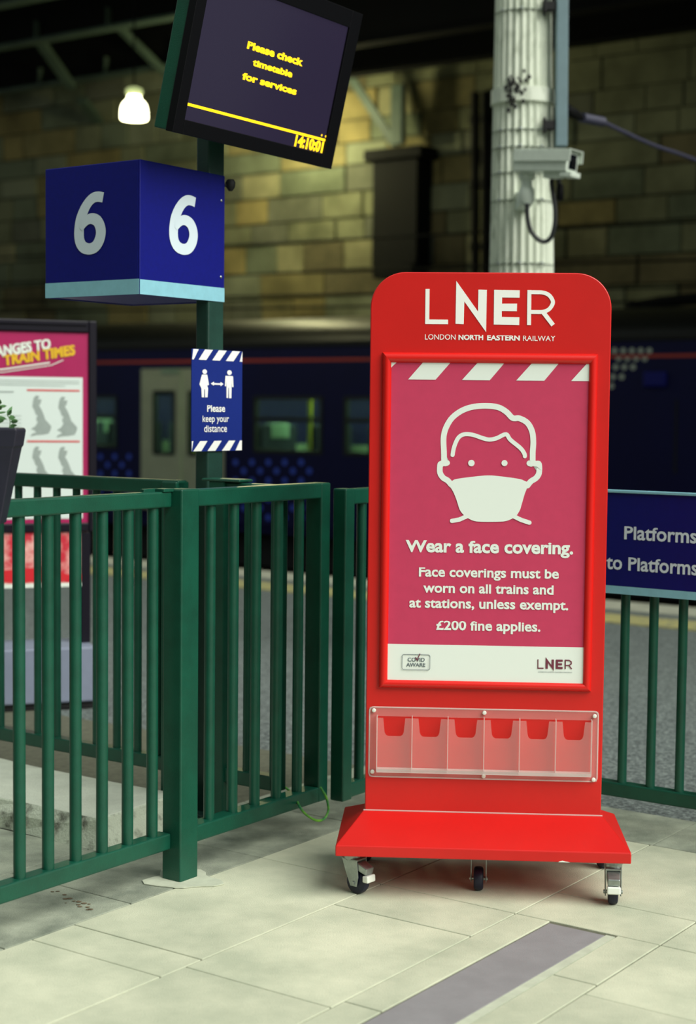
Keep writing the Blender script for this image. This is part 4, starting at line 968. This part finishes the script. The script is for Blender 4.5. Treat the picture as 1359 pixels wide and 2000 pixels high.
# ================================================================== CONCRETE KERB, PLANTER, CABLE, SMALL THINGS
kb = MB(); us_ = np.linspace(-6.6,-3.615,16); rows = []
prng = random.Random(3)
prof5 = [(3.70,-.0),(3.712,.055),(3.735,.095),(4.1,.1),(4.165,.09),(4.17,0)]
V_ = []; F_ = []
for i, u in enumerate(us_):
    last = i == len(us_)-1
    for v, z_ in prof5:
        dv = prng.uniform(-.008,.008); V_.append(W(u-(.03*(z_/.1) if last else 0)+(.0), v+dv+(.0), max(0, z_+prng.uniform(-.004,.004)*(z_ > 0))))
n = len(prof5)
for i in range(len(us_)-1):
    for k in range(n-1): F_.append((i*n+k,i*n+k+1,(i+1)*n+k+1,(i+1)*n+k))
F_ += [tuple(range(n)), tuple((len(us_)-1)*n+k for k in range(n-1,-1,-1))]
kerb_o = tag(new_obj('concrete_kerb', MB().add(V_, F_), M_lime2, bevel=.006), 'low stained pale concrete kerb block behind the left fence', 'kerb')
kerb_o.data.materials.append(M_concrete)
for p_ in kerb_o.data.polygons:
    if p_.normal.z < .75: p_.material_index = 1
mp = MB(); cN = W(-3.19,3.64); pts = []
for k in range(22):
    a = 2*math.pi*k/22; r = .10+.018*math.sin(3*a+1)+.012*math.sin(5*a); pts.append(W(-3.19+1.1*r*math.cos(a), 3.63+r*1.0*math.sin(a), 0.0015))
tag(new_obj('mortar_patch', mp.prism(pts, [0,0,.0025]), M_lime), 'pale mortar patch around the foot of the square green post', 'mortar patch')
# planter hung on the near fence
py = 4.1
ptop = float(atY((20,836),py)[2]); pbot = float(atY((10,1026),py)[2]); xr_t = float(atY((48,836),py+.10)[0]); xr_b = float(atY((11,1026),py+.09)[0]); hw = .17
pcx = xr_t-hw
pl_t = thing('planter', (pcx, py+.08, pbot), 'dark slate tapered planter hooked over the near green railing at left edge', 'planter')
pw = MB(); prf = [(xr_b-pcx,pbot,.075),(hw-.010,float(atY((45,876),py)[2]),.112),(hw-.006,float(atY((46,872),py)[2]),.115),(hw,ptop-.006,.12),(hw-.004,ptop,.118),(hw-.014,ptop,.108),(hw-.018,ptop-.03,.104)]
V_ = []; 
for r_, z_, d_ in prf: V_ += [(pcx-r_,py+.06-d_*.5,z_),(pcx+r_,py+.06-d_*.5,z_),(pcx+r_,py+.06+d_*.5,z_),(pcx-r_,py+.06+d_*.5,z_)]
m_ = len(prf)
pw.add(V_, [(0,3,2,1)]+[(4*i+k,4*i+(k+1)%4,4*(i+1)+(k+1)%4,4*(i+1)+k) for i in range(m_-1) for k in range(4)]+[(4*(m_-1),4*(m_-1)+1,4*(m_-1)+2,4*(m_-1)+3)])
new_obj('pot', pw, M_pot, pl_t, bevel=.004)
rvt = W(-3.23,0); hk = MB()
for x_ in (pcx-.1, pcx+.08):
    vv_ = [np.array([x_,py+.12,1.16]), np.array([x_,py+.12,1.215]), np.array([x_-.02,py+.2,1.215])]
    hk.tube(vv_, .006, 6)
new_obj('hook', hk, M_blackm, pl_t)
new_obj('soil', MB().fbox(lambda x,y,z_: np.array([x,y,z_]), pcx-hw+.02,pcx+hw-.02,py+.06-.05,py+.06+.05,ptop-.05,ptop-.02), M_soil, pl_t)
pt_ = thing('flowering_plant', (pcx,py+.06,ptop-.02), 'small green plant with pink flowers growing in the dark planter', 'plant')
rg = random.Random(5)
def leaf(p, d, L_, w_, m, nm):
    d = np.array(d,float); d /= np.linalg.norm(d); s = np.cross(d,[0.2,1,0.1]); s /= np.linalg.norm(s); nn_ = np.cross(s,d)
    P_ = [p, p+d*L_*.3+s*w_*.5, p+d*L_*.7+s*w_*.4-nn_*.003, p+d*L_-nn_*.006, p+d*L_*.7-s*w_*.4-nn_*.003, p+d*L_*.3-s*w_*.5]
    return new_obj(nm, MB().prism(P_, nn_*.0008), m, pt_)
for k in range(16):
    x_ = pcx+hw-.042-.018*k*.9+rg.uniform(-.004,.004); base = np.array([x_,py+.06+rg.uniform(-.03,.03),ptop-.025]); tip = base+np.array([rg.uniform(-.03,.012),rg.uniform(-.02,.02),rg.uniform(.04,.105)])
    if k == 0: tip = base+np.array([.0,0,.06])
    if k == 1: tip = base+np.array([.005,0,.085])
    mid = (base+tip)/2+np.array([rg.uniform(-.01,.01),0,.01]); sm = smooth_path([base,mid,tip],4)
    new_obj('stem', MB().tube(sm, .0012, 5), M_stem, pt_)
    for j in range(7):
        q = sm[min(len(sm)-1,2+j)] ; a = rg.uniform(0,6.28); leaf(q, (math.cos(a),rg.uniform(-.6,.6),rg.uniform(-.2,.8)), rg.uniform(.014,.028), rg.uniform(.006,.011), M_leaf, 'leaf')
    if k % 2 == 1:
        q = base+np.array([rg.uniform(-.01,.01),-.02,rg.uniform(.035,.06)])
        fl = MB()
        for j in range(5):
            a = j*1.257; d = np.array([math.cos(a),-.4,math.sin(a)]); s = np.array([-math.sin(a),0,math.cos(a)]); fl.prism([q,q+d*.006+s*.004,q+d*.011,q+d*.006-s*.004],[0,-.0008,0])
        new_obj('flower', fl, M_flower, pt_)
# earth cable under the gate
zc_ = .05
def gq(x, y, u=-3.16): return upl((x,y),u)
ec = smooth_path([gq(545,1532,-3.30),gq(560,1540,-3.30),gq(575,1555,-3.25),gq(586,1577),gq(600,1593),gq(620,1603),gq(634,1598),gq(641,1583),gq(640,1570),gq(636,1555),gq(626,1538)],5)
tag(new_obj('earth_cable', MB().tube(ec, .0042, 8), M_earth, smooth=True), 'green and yellow earth cable looping under the gate corner', 'cable')
lit = MB()
for k in range(16):
    q = (rg.uniform(95,180), 0); x_ = q[0]; y_ = 1740+(x_-95)*.42+rg.gauss(0,4); c_ = grd((x_, y_)); s_ = rg.uniform(.002,.006)
    lit.prism([c_+np.array([s_*math.cos(a)*1.6, s_*math.sin(a), .0015]) for a in np.linspace(0,6.28,7)[:-1]], [0,0,.001])
o = tag(new_obj('debris', lit, M_litter), 'rust brown dirt crumbs on the paving below the near railing', 'debris', kind='stuff')
